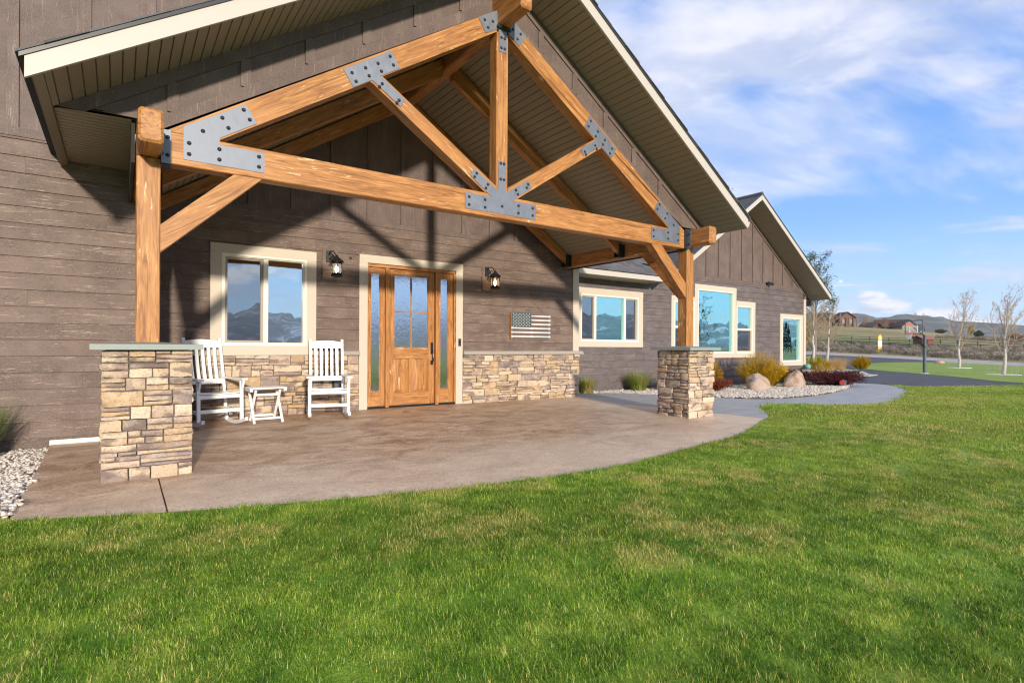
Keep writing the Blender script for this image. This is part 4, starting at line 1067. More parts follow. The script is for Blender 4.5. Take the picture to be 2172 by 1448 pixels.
# left wing roof (above the frame) and back block
MB().prism([(-8.6, 7.2), (-2.8, 10.7), (3.0, 7.2), (3.0, 7.4), (-2.8, 10.9), (-8.6, 7.4)], 7.1, 16).build('roof_deck', M_ROOF, wr_)
MB().box(2.4, 20.1, 15.9, 16.05, -.1, 3).build('back_wall', M_SIDE, wr_)

# ------------------------------------------------------------------ things on the porch wall
def lantern(X, Z, label, bulb):
    t_ = thing('wall_lantern', label, 'wall lantern', (X, YW - .02, Z), group='black wall lanterns flanking the door')
    y = YW - .026
    bx('mounting_block', M_SIDE, t_, X - .15, X + .09, y - .012, y, Z - .30, Z + .19)
    m = MB(); m.box(X - .09, X - .01, y - .035, y - .012, Z - .02, Z + .16); m.build('back_plate', M_BLACK, t_)
    cx_, cy_ = X + .02, y - .20
    m = MB(); m.tube([(X - .05, y - .03, Z + .09), (X - .05, y - .09, Z + .15), (X - .02, y - .16, Z + .14), (cx_, cy_, Z + .06)], .011, 6)
    m.tube([(X - .05, y - .03, Z + .03), (X - .04, y - .08, Z + .04), (X - .01, y - .12, Z + .09), (X, y - .15, Z + .06)], .008, 6); m.build('arm', M_BLACK, t_)
    MB().lathe([(.012, .085), (.022, .07), (.03, .05), (.095, -.005), (.112, -.022), (.112, -.032), (.085, -.032)][::-1], (cx_, cy_, Z), 18).build('hood', M_BLACK, t_, True)
    MB().lathe([(.078, -.235), (.078, -.05)], (cx_, cy_, Z), 18).build('lantern_glass', M_LGLASS, t_, True)
    m = MB()
    for zz in (-.045, -.06, -.215, -.235): m.lathe([(.083, zz - .005), (.083, zz + .005)], (cx_, cy_, Z), 18)
    for q in range(6): a = q * math.pi / 3 + .3; m.box(cx_ + .081 * math.cos(a) - .005, cx_ + .081 * math.cos(a) + .005, cy_ + .081 * math.sin(a) - .005, cy_ + .081 * math.sin(a) + .005, Z - .235, Z - .04)
    m.build('cage', M_BLACK, t_)
    MB().lathe([(.03, -.275), (.088, -.262), (.09, -.24), (.05, -.236)], (cx_, cy_, Z), 18).build('base', M_BLACK, t_, True)
    MB().lathe([(.006, -.20), (.016, -.19), (.026, -.15), (.022, -.12), (.008, -.085)], (cx_, cy_, Z), 10).build('bulb', bulb, t_, True)
    return t_
lantern(2.80, 2.475, 'black wall lantern between the white framed window and the door, bulb glowing white', M_BULBW)
lantern(5.80, 2.475, 'black wall lantern between the door and the slatted flag, bulb glowing amber', M_BULB)
t_ = thing('sensor', 'tiny round black sensor on the siding between lantern and door', 'sensor', (3.11, YW - .02, 2.56)); MB().disc((3.11, YW - .027, 2.56), .02, (0, -1, 0), 12).build('sensor_cap', M_BLACK, t_)
t_ = thing('doorbell', 'small black video doorbell on the right door trim', 'doorbell', (5.155, YW - .04, 1.2))
bx('doorbell_body', M_BLKMET, t_, 5.135, 5.180, YW - .062, YW - .038, 1.13, 1.265); MB().disc((5.158, YW - .062, 1.16), .013, (0, -1, 0), 12, .1).build('button', M_GREYMET, t_); MB().disc((5.158, YW - .062, 1.235), .01, (0, -1, 0), 12, .3).build('lens', M_GREYMET, t_)
t_ = thing('outlet_cover', 'black weatherproof outlet cover on the stone behind a rocking chair', 'outlet cover', (2.87, SY - .04, .5))
bx('cover_body', M_BLKMET, t_, 2.81, 2.95, SY - .085, SY - .02, .435, .60); bx('cover_lid', M_GREYMET, t_, 2.83, 2.93, SY - .092, SY - .085, .455, .58)

# flag
t_ = thing('slatted_flag', 'wooden stars and stripes wall flag hung on the siding by a cord', 'wall flag', (6.8, YW - .03, 1.27))
fx0, fx1, fz0, fz1 = 6.315, 7.275, 1.265, 1.805; fy = YW - .052
M_FR = simple('faded_red_slat', (.16, .11, .105), .7, nscale=14, namt=.4); M_FW = simple('white_slat', (.82, .80, .76), .6, nscale=14, namt=.06); M_FB = simple('slate_blue', (.05, .075, .085), .7, nscale=20, namt=.3)
hh = (fz1 - fz0) / 13
for k in range(13):
    zt_ = fz1 - k * hh; a = fx0 + .49 if k < 7 else fx0
    if k % 2: 
        r_ = hh * .36; m = MB(); 
        m.tube([(a - .002, fy - .012, zt_ - hh / 2), (fx1 + .012, fy - .012, zt_ - hh / 2)], r_, 8)
        for q in ((fx1 - .01,) if k < 7 else (fx0 + .012, fx0 + .495, fx1 - .01)): m.tube([(q - .02, fy - .012, zt_ - hh / 2), (q + .02, fy - .012, zt_ - hh / 2)], r_ * 1.35, 8)
        m.build('white_stripe', M_FW, t_)
    else: bx('red_stripe', M_FR, t_, a, fx1, fy, fy + .018, zt_ - hh + .003, zt_ - .003)
bx('canton', M_FB, t_, fx0, fx0 + .49, fy - .012, fy + .016, fz1 - 7 * hh, fz1); bx('edge_rail', M_TZ, t_, fx0 - .012, fx0 - .001, fy - .01, fy + .02, fz0, fz1)
m = MB()
for r_ in range(9):
    for c_ in range(6 if r_ % 2 == 0 else 5):
        sx_ = fx0 + .045 + c_ * .08 + (.04 if r_ % 2 else 0); sz_ = fz1 - .028 - r_ * .030; k0 = len(m.v)
        for q in range(10):
            a = math.pi / 2 + q * math.pi / 5; rr = .0135 if q % 2 == 0 else .0062
            m.v.append((sx_ + rr * math.cos(a), fy - .0135, sz_ + rr * math.sin(a)))
        m.v.append((sx_, fy - .0155, sz_))
        for q in range(10): m.f.append((k0 + q, k0 + (q + 1) % 10, k0 + 10))
m.build('stars', M_FW, t_)
M_CORD = simple('jute_cord', (.30, .17, .08), .8)
MB().tube([(6.35, fy - .01, 1.80), (6.785, fy - .005, 2.09)], .004, 5).tube([(6.785, fy - .005, 2.09), (7.20, fy - .01, 1.795)], .004, 5).build('cord', M_CORD, t_)
MB().disc((6.785, YW - .028, 2.093), .008, (0, -1, 0), 8).build('nail', M_BLACK, t_)

# wing wall fixtures
t_ = thing('security_camera', 'small black camera on the frieze of the far gable', 'camera', (17.6, YR - .03, 3.245))
MB().box(17.50, 17.64, YR - .05, YR - .026, 3.20, 3.29).build('mount', M_BLKMET, t_); MB().beam((17.55, YR - .05, 3.29), (17.66, YR - .20, 3.21), .09, .08).build('camera_body', M_BLKMET, t_)
t_ = thing('scroll_bracket', 'black scrolled iron bracket light at the far house corner', 'bracket', (20.12, YR, 2.8))
sp_ = [(20.18 + .02 * q + .10 * math.cos(q * .9) * (1 - q / 11), YR - .12, 2.72 + .10 * math.sin(q * .9) * (1 - q / 11)) for q in range(10)]
MB().tube(sp_, .017, 6).build('scroll', M_BLACK, t_); MB().box(20.06, 20.10, YR - .2, YR - .03, 2.62, 2.82).build('mount', M_BLACK, t_); MB().tube([(20.10, YR - .12, 2.75), (20.22, YR - .12, 2.74)], .03, 8).build('arm', M_BLACK, t_)
t_ = thing('hose_bib', 'teal capped hose spigot on the base of the far corner board', 'spigot', (19.9, YR - .05, .45))
MB().lathe([(.05, 0), (.10, .04), (.11, .12), (.06, .19), (.02, .2)], (19.95, YR - .16, .38), 12).build('spigot_cap', M_TEAL, t_, True); MB().tube([(19.72, YR - .06, -.02), (19.72, YR - .06, .42), (19.9, YR - .1, .46)], .02, 6).build('pipe', M_BLACK, t_)

# ------------------------------------------------------------------ porch furniture
def rocker(label, loc, rz):
    t_ = thing('rocking_chair', label, 'rocking chair', (0, 0, 0), 0, 'white rocking chairs on the porch')
    w = .27     # half width over front legs ; chair faces -Y
    def arc(s, y): return .5 * .0 + (y - .02) ** 2 * .42
    for sx_ in (-1, 1):
        x = sx_ * w; pts = []
        for k in range(15):
            y = -.42 + .90 * k / 14; pts.append((y, .0 + (y - .0) ** 2 * .40))
        m = MB(); up = [(y, z_ + .045) for y, z_ in pts]
        for (a, b, c_, d) in zip(pts, pts[1:], up, up[1:]): m.prismx([a, b, d, c_], x - .018, x + .018)
        m.build('rocker', M_WHITE, t_)
        zf = .26 ** 2 * .40 + .03
        MB().beam((x, -.26, zf), (x, -.24, .60), .042, .042, (0, 1, 0), .005).build('leg', M_WHITE, t_)
        xb = sx_ * (w - .035)
        MB().beam((xb + sx_ * .02, .20, .03), (xb, .26, .48), .04, .045, (0, 1, 0), .005).build('leg', M_WHITE, t_)
        MB().beam((xb, .245, .46), (xb, .43, 1.17), .04, .045, (0, 1, 0), .005).build('back_post', M_WHITE, t_)
        # arm: flat paddle
        m = MB(); i0 = len(m.v); q = [(x + sx_ * .045, -.35), (x + sx_ * .06, -.22), (x + sx_ * .035, .05), (xb + sx_ * .03, .30), (xb - sx_ * .025, .30), (x - sx_ * .03, .0), (x - sx_ * .045, -.22), (x - sx_ * .035, -.35)]
        if sx_ < 0: q = q[::-1]
        n = len(q); zz = lambda y: .605 + .045 * (y < 0) * 0 + .02 * max(0, y)
        m.v = [(a, b, zz(b)) for a, b in q] + [(a, b, zz(b) + .024) for a, b in q]; m.f = [tuple(range(n))[::-1], tuple(range(n, 2 * n))] + [(k, (k + 1) % n, n + (k + 1) % n, n + k) for k in range(n)]
        m.build('armrest', M_WHITE, t_)
        MB().prismx([(-.26, .60), (-.26, .46), (-.285, .50), (-.33, .60)], x - .014, x + .014).build('arm_support', M_WHITE, t_)
        for z_ in (.17,): MB().beam((x, -.25, z_), (xb, .21, z_ + .03), .024, .036).build('side_rail', M_WHITE, t_)
        MB().beam((x, -.245, .395), (xb, .245, .375), .024, .045).build('seat_rail', M_WHITE, t_)
    MB().beam((-w, -.252, .395), (w, -.252, .395), .026, .05).build('seat_rail', M_WHITE, t_)
    MB().beam((-w, -.254, .205), (w, -.254, .205), .026, .048).build('stretcher', M_WHITE, t_)
    MB().beam((-w + .03, .215, .16), (w - .03, .215, .16), .024, .04).build('stretcher', M_WHITE, t_)
    MB().beam((-w + .03, .235, .35), (w - .03, .235, .35), .024, .06).build('seat_rail', M_WHITE, t_)
    n = 11
    for k in range(n):      # seat slats, dished
        y = -.29 + k * .053; z_ = .438 - .030 * math.sin(max(0, min(1, (k - .5) / (n - 1))) * math.pi) - .002 * k
        m = MB(); rings = []
        for j in range(7):
            x = -(w - .0) + 2 * w * j / 6; dz = -.012 * (1 - ((j - 3) / 3) ** 2); i = len(m.v)
            m.v += [(x, y, z_ + dz), (x, y + .044, z_ + dz), (x, y + .044, z_ + dz + .014), (x, y, z_ + dz + .014)]; rings.append(i)
        for a, b in zip(rings, rings[1:]):
            for q in range(4): m.f.append((a + q, a + (q + 1) % 4, b + (q + 1) % 4, b + q))
        m.f += [tuple(rings[0] + q for q in (3, 2, 1, 0)), tuple(rings[-1] + q for q in (0, 1, 2, 3))]; m.build('seat_slat', M_WHITE, t_)
    bk = lambda z_: .247 + (z_ - .46) * .26
    # crest rail with curved top, lower rail
    m = MB(); rings = []
    for j in range(9):
        x = -.235 + .47 * j / 8; tp = 1.125 + .028 * (1 - ((j - 4) / 4) ** 2); y = bk(1.04) + .012 * (1 - ((j - 4) / 4) ** 2); i = len(m.v)
        m.v += [(x, y - .012, 1.035), (x, y + .014, 1.035), (x, y + .038, tp), (x, y + .012, tp)]; rings.append(i)
    for a, b in zip(rings, rings[1:]):
        for q in range(4): m.f.append((a + q, b + q, b + (q + 1) % 4, a + (q + 1) % 4))
    m.build('crest_rail', M_WHITE, t_)
    MB().beam((-.235, bk(.57), .57), (.235, bk(.57), .57), .026, .075, (0, .3, 1)).build('back_rail', M_WHITE, t_)
    for k in range(5):
        x = -.155 + .0775 * k; pts = []
        m = MB(); rings = []
        for j in range(6):
            z_ = .59 + .46 * j / 5; y = bk(z_) + .014 * math.sin(j / 5 * math.pi); i = len(m.v)
            m.v += [(x - .021, y - .006, z_), (x + .021, y - .006, z_), (x + .021, y + .007, z_), (x - .021, y + .007, z_)]; rings.append(i)
        for a, b in zip(rings, rings[1:]):
            for q in range(4): m.f.append((a + q, a + (q + 1) % 4, b + (q + 1) % 4, b + q))
        m.build('back_slat', M_WHITE, t_)
    t_.location = loc; t_.rotation_euler = (0, 0, rz); return t_
rocker('white slatted rocking chair half hidden behind the left stone pier', (1.05, 8.475, hz(1, 8.45)), R(13))
rocker('white slatted rocking chair standing beside the door, left of the sidelight', (2.571, 8.42, hz(2.5, 8.4)), R(-13))
# folding table
t_ = thing('side_table', 'small white folding slatted table between the two rocking chairs', 'side table', (0, 0, 0))
for k in range(6): MB().box(-.245, .245, -.185 + k * .063, -.185 + k * .063 + .055, .47, .486).build('top_slat', M_WHITE, t_)
for sx_ in (-1, 1): MB().box(sx_ * .22 - .018, sx_ * .22 + .018, -.185, .185, .435, .469).build('top_batten', M_WHITE, t_)
for sx_ in (-.185, .185):
    MB().beam((sx_, -.19, .0), (sx_, .15, .45), .02, .034, (1, 0, 0), .004).build('leg', M_WHITE, t_); MB().beam((sx_ * .86, .19, .0), (sx_ * .86, -.15, .45), .02, .034, (1, 0, 0), .004).build('leg', M_WHITE, t_)
MB().beam((-.18, -.155, .06), (.18, -.155, .06), .016, .034).build('stretcher', M_WHITE, t_); MB().beam((-.15, .155, .07), (.15, .155, .07), .016, .034).build('stretcher', M_WHITE, t_)
MB().beam((-.15, -.10, .385), (.15, -.10, .385), .016, .034).build('stretcher', M_WHITE, t_)
t_.location = (1.705, 8.46, hz(1.7, 8.4)); t_.rotation_euler = (0, 0, R(2))

# petals dropped on the paving
m = MB()
for _ in range(26):
    x, y = rnd.uniform(.9, 4.2), rnd.uniform(4.6, 7.0); z_ = hz(x, y) + .003; a = rnd.uniform(0, 6); s_ = rnd.uniform(.004, .011)
    q = [(x + s_ * math.cos(a + k * 1.57) * (1.6 if k % 2 else 1), y + s_ * math.sin(a + k * 1.57), z_ + (k % 2) * .002) for k in range(4)]; m.quad(*q)
o = m.build('fallen_petals', M_FW); tag(o, 'scattered white petals on the brown patio', 'petals', kind='stuff')

# ------------------------------------------------------------------ planting
def blade(m, p, a, h, lean, w, tone, segs=3):
    d = Vector((math.cos(a), math.sin(a), 0)); s_ = Vector((-math.sin(a), math.cos(a), 0)); i0 = len(m.v); p = Vector(p)
    for k in range(segs + 1):
        f = k / segs; c_ = p + d * (lean * f * f) + Vector((0, 0, h * (f - .22 * f * f * min(1, lean / max(h, .01))))); ww = w * (1 - f * .85) / 2
        m.v += [tuple(c_ - s_ * ww), tuple(c_ + s_ * ww)]; m.tone += [tone, tone]
    for k in range(segs): m.f.append((i0 + 2 * k, i0 + 2 * k + 1, i0 + 2 * k + 3, i0 + 2 * k + 2))
def tuft(loc, r, h, n, mats, label, group, seed, cut=.5):
    g_ = random.Random(seed); t_ = thing('ornamental_grass', label, 'ornamental grass', loc, group=group)
    for nm, mat, fr, hs in (('green_blades', mats[0], 1 - cut, 1.), ('straw_blades', mats[1], cut, .85)):
        m = MB()
        for _ in range(int(n * fr)):
            a = g_.uniform(0, 6.28); rr = r * .45 * math.sqrt(g_.random()) ; p = (loc[0] + rr * math.cos(a), loc[1] + rr * math.sin(a), loc[2] - .01)
            blade(m, p, a + g_.uniform(-.5, .5), h * hs * g_.uniform(.7, 1.05), r * g_.uniform(.2, 1.1) * (1 if nm[0] == 'g' else .55), .008, g_.random())
        m.build(nm, mat, t_)
GRP = 'ornamental grasses against the wing wall'
tuft((9.12, 9.86, -.01), .32, .50, 900, (M_GRN, M_STRAW), 'trimmed straw and green grass clump beside the stone corner', GRP, 1, .55)
tuft((10.95, 9.9, -.01), .42, .58, 1100, (M_GRN, M_STRAW), 'green grass clump with a straw crown under the three-light window', GRP, 2, .4)
tuft((-1.16, 7.40, -.01), .36, .60, 700, (M_GRN, M_GRN), 'green grass clump at the left edge by the lap siding', GRP, 3, .15)
pm = pix(1757, 786); pn = pix(1776, 786)
tuft((pm.x, pm.y, pm.z), 1.15, 1.15, 1500, (M_STRAW, M_STRAW), 'tall straw-coloured dry grass clump on the far gravel mound, left half', 'dry grasses on the gravel mound', 5, .5)
tuft((pn.x, pn.y, pn.z), 1.2, 1.35, 1500, (M_STRAW, M_STRAW), 'tall straw-coloured dry grass clump on the far gravel mound, right half', 'dry grasses on the gravel mound', 6, .5)

def shrub(name, label, loc, rx, ry, h, nst, mleaf, mtwig, seed, leaf=.02, per=26, up=1.2, group=None, flat=False, tw=.004, cat='shrub', leafname='leaves'):
    g_ = random.Random(seed); t_ = thing(name, label, cat, loc, group=group); ms, ml = MB(), MB()
    for _ in range(nst):
        a = g_.uniform(0, 6.28); k = math.sqrt(g_.random()); tx, ty = rx * k * math.cos(a), ry * k * math.sin(a)
        hh_ = h * (1 - .45 * k * k) * g_.uniform(.6, 1.08) if not flat else h * g_.uniform(.45, 1.) * (1 - .3 * k)
        b = Vector((loc[0] + tx * .18, loc[1] + ty * .18, loc[2])); tip = Vector((loc[0] + tx, loc[1] + ty, loc[2] + hh_))
        mid = b.lerp(tip, .5) + Vector((0, 0, -.06 * up * h if flat is False else .12 * h)) + Vector([g_.uniform(-.04, .04) for _ in range(3)])
        pts = [b, b.lerp(mid, .6), mid, mid.lerp(tip, .6) + Vector([g_.uniform(-.02, .02) for _ in range(3)]), tip]
        ms.tube(pts, [tw * 1.6, tw * 1.3, tw, tw * .7, tw * .4], 3, False)
        for q in range(per):
            f = g_.uniform(.22, 1.); j = min(3, int(f * 4)); c_ = pts[j].lerp(pts[j + 1], f * 4 - j) + Vector([g_.gauss(0, .018 + .02 * rx) for _ in range(3)])
            s_ = leaf * g_.uniform(.6, 1.3); n1_ = Vector([g_.gauss(0, 1) for _ in range(3)]).normalized(); n2_ = n1_.orthogonal().normalized(); 
            if name == 'golden_shrub': n1_ = (Vector((tx * .6, ty * .6, hh_)).normalized() + Vector([g_.gauss(0, .25) for _ in range(3)])).normalized(); n2_ = n1_.orthogonal().normalized() * .35
            tn = g_.random(); ml.v += [tuple(c_ - n1_ * s_), tuple(c_ + n2_ * s_ * .6), tuple(c_ + n1_ * s_), tuple(c_ - n2_ * s_ * .6)]; i = len(ml.v) - 4; ml.f.append((i, i + 1, i + 2, i + 3)); ml.tone += [tn] * 4
    ms.build('twigs', mtwig, t_); ml.build(leafname, mleaf, t_); return t_
shrub('golden_shrub', 'wide golden yellow shrub behind the two boulders', (15.35, 9.15, 0), 1.15, .55, 1.0, 230, M_YSH, M_YTW, 11, .045, 60)
shrub('golden_shrub', 'yellow-green shrub just right of the right stone pier', (13.35, 9.5, 0), .42, .38, .86, 160, M_YSH, M_YTW, 12, .045, 60)
shrub('barberry', 'dark red barberry spreading right of the second boulder', (18.4, 8.55, -.05), 1.7, .7, .50, 430, M_BARB, M_TWIGD, 13, .022, 40, flat=True, cat='shrub')
shrub('barberry', 'dark red barberry under the tall narrow window behind the boulder', (17.9, 9.55, -.05), 1.0, .5, .52, 220, M_BARB, M_TWIGD, 14, .026, 44, flat=True)
shrub('barberry', 'rusty red low bush at the right foot of the right pier', (12.45, 8.75, 0), .65, .45, .42, 190, M_BARB2, M_TWIGD, 15, .018, 30, flat=True)
shrub('barberry', 'rusty red twiggy bush at the left foot of the right pier', (11.75, 9.45, 0), .5, .4, .48, 130, M_BARB2, M_TWIGD, 16, .016, 22, flat=True)
shrub('golden_shrub', 'small yellow-green shrub at the right end of the gravel mound', (51.2, 21.6, gz(51, 21) + .1), .9, .8, 1.2, 120, M_YSH, M_GRN, 17, .1, 30, tw=.01)
shrub('golden_shrub', 'yellow-green shrub beside the corner board, beyond the barberry', (35, 17.2, gz(35, 17) + .1), .9, .7, 1.15, 120, M_YSH, M_GRN, 18, .08, 30, tw=.01)
shrub('golden_shrub', 'small golden shrub beyond the dark red barberry', (24.0, 11.7, gz(24, 11)), .5, .45, .75, 90, M_YSH, M_TWIG, 19, .05, 26, tw=.008)

def boulder(label, loc, sx_, sy_, sz_, seed, lean=0.):
    bm = bmesh.new(); bmesh.ops.create_icosphere(bm, subdivisions=4, radius=1.)
    for v in bm.verts:
        p = v.co.copy(); n = noise.fractal(p * .9 + Vector((seed, 0, 0)), 1, 2, 4) * .22 + noise.fractal(p * 4 + Vector((seed, 3, 0)), 1, 2, 3) * .03
        p *= 1 + n; p.x += lean * max(0, p.z); v.co = Vector((p.x * sx_, p.y * sy_, max(p.z, -.45) * sz_ + .3 * sz_))
    me = bpy.data.meshes.new('boulder'); bm.to_mesh(me); bm.free(); me.materials.append(M_BOULD); me.polygons.foreach_set('use_smooth', [True] * len(me.polygons))
    o = bpy.data.objects.new('boulder', me); COL.objects.link(o); o.location = loc; tag(o, label, 'boulder', 'boulders in the white gravel bed'); return o
boulder('rounded pale boulder in the gravel, nearer the stone pier', (14.0, 8.45, .0), .33, .28, .33, 2.)
boulder('taller tan boulder leaning right, next to the barberry', (15.9, 8.45, .0), .36, .27, .38, 7.3, .28)
o = boulder('grey boulder lying on the far gravel strip by the island lawn', (84.3, 26.4, gz(84, 26) + .05), .8, .5, .3, 4.2); o['group'] = 'boulders on the far gravel strip'
o = boulder('pale boulder at the right end of the far gravel strip', (82.0, 16.6, gz(82, 16) + .1), .9, .7, .9, 5.2); o['group'] = 'boulders on the far gravel strip'

t_ = thing('landscape_spotlight', 'small metal ground spotlight with a red lens at the gravel tip', 'spotlight', (17.9, 7.98, 0))
MB().tube([(17.72, 7.98, .10), (18.12, 8.1, .10)], .075, 12).build('lamp_body', simple('brushed_metal', (.45, .46, .47), .35, .8), t_)
MB().tube([(17.70, 7.974, .10), (17.722, 7.981, .10)], .068, 12).build('lens', simple('red_lens', (.45, .05, .03), .3), t_)
MB().tube([(17.70, 7.974, .10), (17.71, 7.977, .10)], .082, 12, False).build('rim', M_BLKMET, t_); MB().tube([(17.95, 8.05, -.04), (17.95, 8.05, .08)], .015, 6).build('stake', M_BLKMET, t_)

# ------------------------------------------------------------------ trees
def tree(label, loc, h, r0, nb, seed, mtr, mbr, mleaf=None, spread=.32, lo=.22, nleaf=0, leaf=.05, lean=0., sub=5, upk=1., name='tree', brr=.3, group=None, cat='tree'):
    g_ = random.Random(seed); t_ = thing(name, label, cat, loc, group=group); L = Vector(loc); mt, mb_, ml = MB(), MB(), MB()
    tp = []; x = y = 0.
    for k in range(9):
        f = k / 8; tp.append(L + Vector((x, y, h * .88 * f))); x += g_.gauss(0, .012 * h) + lean * h * .03 * f; y += g_.gauss(0, .012 * h)
    mt.tube(tp, [r0 * (1.25 if k == 0 else 1 - .88 * k / 8) for k in range(9)], 7)
    ends = []
    def br(p, d, ln, r_, lev):
        pts = [p]; dd = d.normalized()
        for k in range(4):
            dd = (dd + Vector((g_.gauss(0, .10) + lean * .06, g_.gauss(0, .10), .13 * upk))).normalized(); pts.append(pts[-1] + dd * ln / 4)
        mb_.tube(pts, [r_, r_ * .8, r_ * .6, r_ * .45, r_ * .25], 4 if lev == 0 else 3, False)
        for k in range(1, 5): ends.append((pts[k], dd))
        if lev < 2:
            for k in range(sub if lev == 0 else 3):
                f = g_.uniform(.3, .95); j = min(3, int(f * 4)); q = pts[j].lerp(pts[j + 1], f * 4 - j)
                a = Vector([g_.gauss(0, 1) for _ in range(3)]).normalized(); br(q, dd + a * .75, ln * g_.uniform(.3, .5), r_ * .5, lev + 1)
    for k in range(nb):
        f = lo + (1 - lo) * (k + g_.random() * .6) / nb; j = min(7, int(f * 8)); p = tp[j].lerp(tp[j + 1], f * 8 - j)
        a = k * 2.4 + g_.uniform(-.4, .4); ln = h * spread * (1.15 - .75 * f) * g_.uniform(.75, 1.2)
        br(p, Vector((math.cos(a), math.sin(a), .75 * upk)), ln, r0 * brr * (1.1 - .7 * f), 0)
    if nleaf:
        for _ in range(nleaf):
            p, d = g_.choice(ends); c_ = p + Vector([g_.gauss(0, leaf * 1.6) for _ in range(3)]); s_ = leaf * g_.uniform(.5, 1.2)
            n1_ = Vector([g_.gauss(0, 1) for _ in range(3)]).normalized(); n2_ = n1_.orthogonal().normalized(); tn = g_.random()
            i = len(ml.v); ml.v += [tuple(c_ - n1_ * s_), tuple(c_ + n2_ * s_ * .7), tuple(c_ + n1_ * s_), tuple(c_ - n2_ * s_ * .7)]; ml.f.append((i, i + 1, i + 2, i + 3)); ml.tone += [tn] * 4
    mt.build('trunk', mtr, t_, True); mb_.build('branches', mbr, t_)
    if nleaf: ml.build('leaves', mleaf, t_)
    return t_
G0 = lambda p: (p[0], p[1], gz(p[0], p[1]) - .05)
tree('white-barked birch with bare branches, left of the pair beyond the house corner', G0(pix(1727, 773)), 8.4, .17, 22, 21, M_BIRCH, M_TWIG, M_BUD, .36, .3, 900, .05, brr=.42, name='birch_tree', group='white birches beyond the house corner')
tree('white-barked birch with bare branches, right of the pair beyond the house corner', G0(pix(1754, 772)), 7.6, .18, 24, 22, M_BIRCH, M_TWIG, M_BUD, .40, .25, 700, .05, brr=.42, name='birch_tree', group='white birches beyond the house corner')
tree('tall sparse cottonwood with olive leaves rising behind the far roof corner', G0((72.6, 36.4)), 14.6, .26, 26, 23, M_BARK, M_TWIGD, M_BUDG, .26, .3, 3600, .12, name='cottonwood_tree', brr=.22)
tree('yellow-green budding willow just behind the far house corner', G0((76, 40.5)), 8.6, .3, 34, 24, M_BARK, M_TWIG, M_BUD, .42, .08, 7500, .11, name='willow_tree')
tree('young tree whose thin top sticks up over the far gable', (30.6, 20.6, 0), 12.6, .16, 18, 25, M_BARK, M_TWIGD, M_BUDG, .16, .3, 500, .06, name='young_tree')
tC, tD = pix(2034, 781), pix(2128, 795.5)
tree('young aspen with a fan of bare branches on the island lawn, nearer the hoop', G0(tC), 7.1, .13, 20, 26, M_BIRCH, M_TWIG, M_BUDO, .44, .2, 700, .055, lean=1.5, upk=1.9, brr=.36, sub=4, name='aspen_tree', group='staked aspens on the island lawn')
tree('young aspen with a fan of bare branches near the right edge', G0(tD), 5.9, .12, 22, 27, M_BIRCH, M_TWIG, M_BUDO, .46, .2, 600, .045, lean=1.5, upk=1.9, brr=.36, sub=4, name='aspen_tree', group='staked aspens on the island lawn')
M_WIRE = simple('cage_wire', (.22, .24, .24), .5)
for p, lb in ((tC, 'low wire cage round the trunk of the aspen nearer the hoop'), (tD, 'low wire cage round the trunk of the aspen at the right edge')):
    z0 = gz(p.x, p.y); t_ = thing('tree_cage', lb, 'wire cage', (p.x, p.y, z0), group='wire cages round the young aspens'); m = MB()
    for zz in (.05, .35, .65, .9): m.tube([(p.x + .8 * math.cos(a * .3927), p.y + .8 * math.sin(a * .3927), z0 + zz) for a in range(17)], .004, 3, False)
    for a in range(16): m.tube([(p.x + .8 * math.cos(a * .3927), p.y + .8 * math.sin(a * .3927), z0), (p.x + .8 * math.cos(a * .3927), p.y + .8 * math.sin(a * .3927), z0 + .9)], .003, 3, False)
    m.build('wire_mesh', M_WIRE, t_)
    MB().lathe([(1.0, -.02), (.95, .05)], (p.x, p.y, z0 + .02), 20).build('gravel_ring', M_CONC, t_)
tree('slender bare tree across the lawn, mirrored in the big wing window', (66.5, -28, -.05), 8.5, .12, 22, 71, M_BARK, M_TWIGD, M_BUDG, .3, .2, 900, .06, name='young_tree')
G_T = 'black stakes beside the white birches'
for k, (a, b) in enumerate(((1723, 765), (1737, 766), (1747.5, 767), (1759, 764))):
    p = pix(a, b); z0 = gz(p.x, p.y); nm = ('leftmost black metal stake, left of both birches', 'black metal stake between the two birches, first from left', 'black metal stake tight against the right birch', 'rightmost black metal stake, right of both birches')[k]
    t_ = thing('fence_stake', nm, 'stake', (p.x, p.y, z0), group=G_T)
    MB().beam((p.x, p.y, z0 - .1), (p.x, p.y, z0 + 1.75), .07, .06).build('stake', M_BLACK, t_); MB().beam((p.x, p.y, z0 + 1.75), (p.x, p.y, z0 + 2.0), .07, .06).build('white_tip', M_WHITE, t_)

# bare trees and bushes round the far houses
k = 0
for (a, b, d, h, lf, lb) in ((1810, 694, 338, 8, 200, 'bare tree right of the two-storey house on the hill'), (1835, 694, 350, 8.5, 300, 'reddish bare tree behind the low garage roof'), (1850, 694, 352, 9, 200, 'bare tree left of the orange gabled house'),
                             (1878, 694, 344, 8, 500, 'reddish bush tree in front of the orange gabled house'), (1914, 694, 365, 10, 0, 'thin bare tree behind the orange gabled house'), (1943, 697, 345, 15, 100, 'tall bare poplar right of the orange gabled house, left of two'),
                             (1958, 697, 345, 14, 100, 'tall bare poplar above the backboard, right of two'), (2060, 706, 320, 6, 900, 'ochre bush on the far field left of the green bush')):
    p = at(a, b, d); tree(lb, (p.x, p.y, gz(p.x, p.y) - .5), h, .16, 16, 40 + k, M_BARK, M_TWIG, M_BUDO if k != 7 else M_BUD, .30 if h < 12 else .2, .15, lf, .28, sub=4, name='far_tree', brr=.45, group='bare trees round the hillside houses'); k += 1
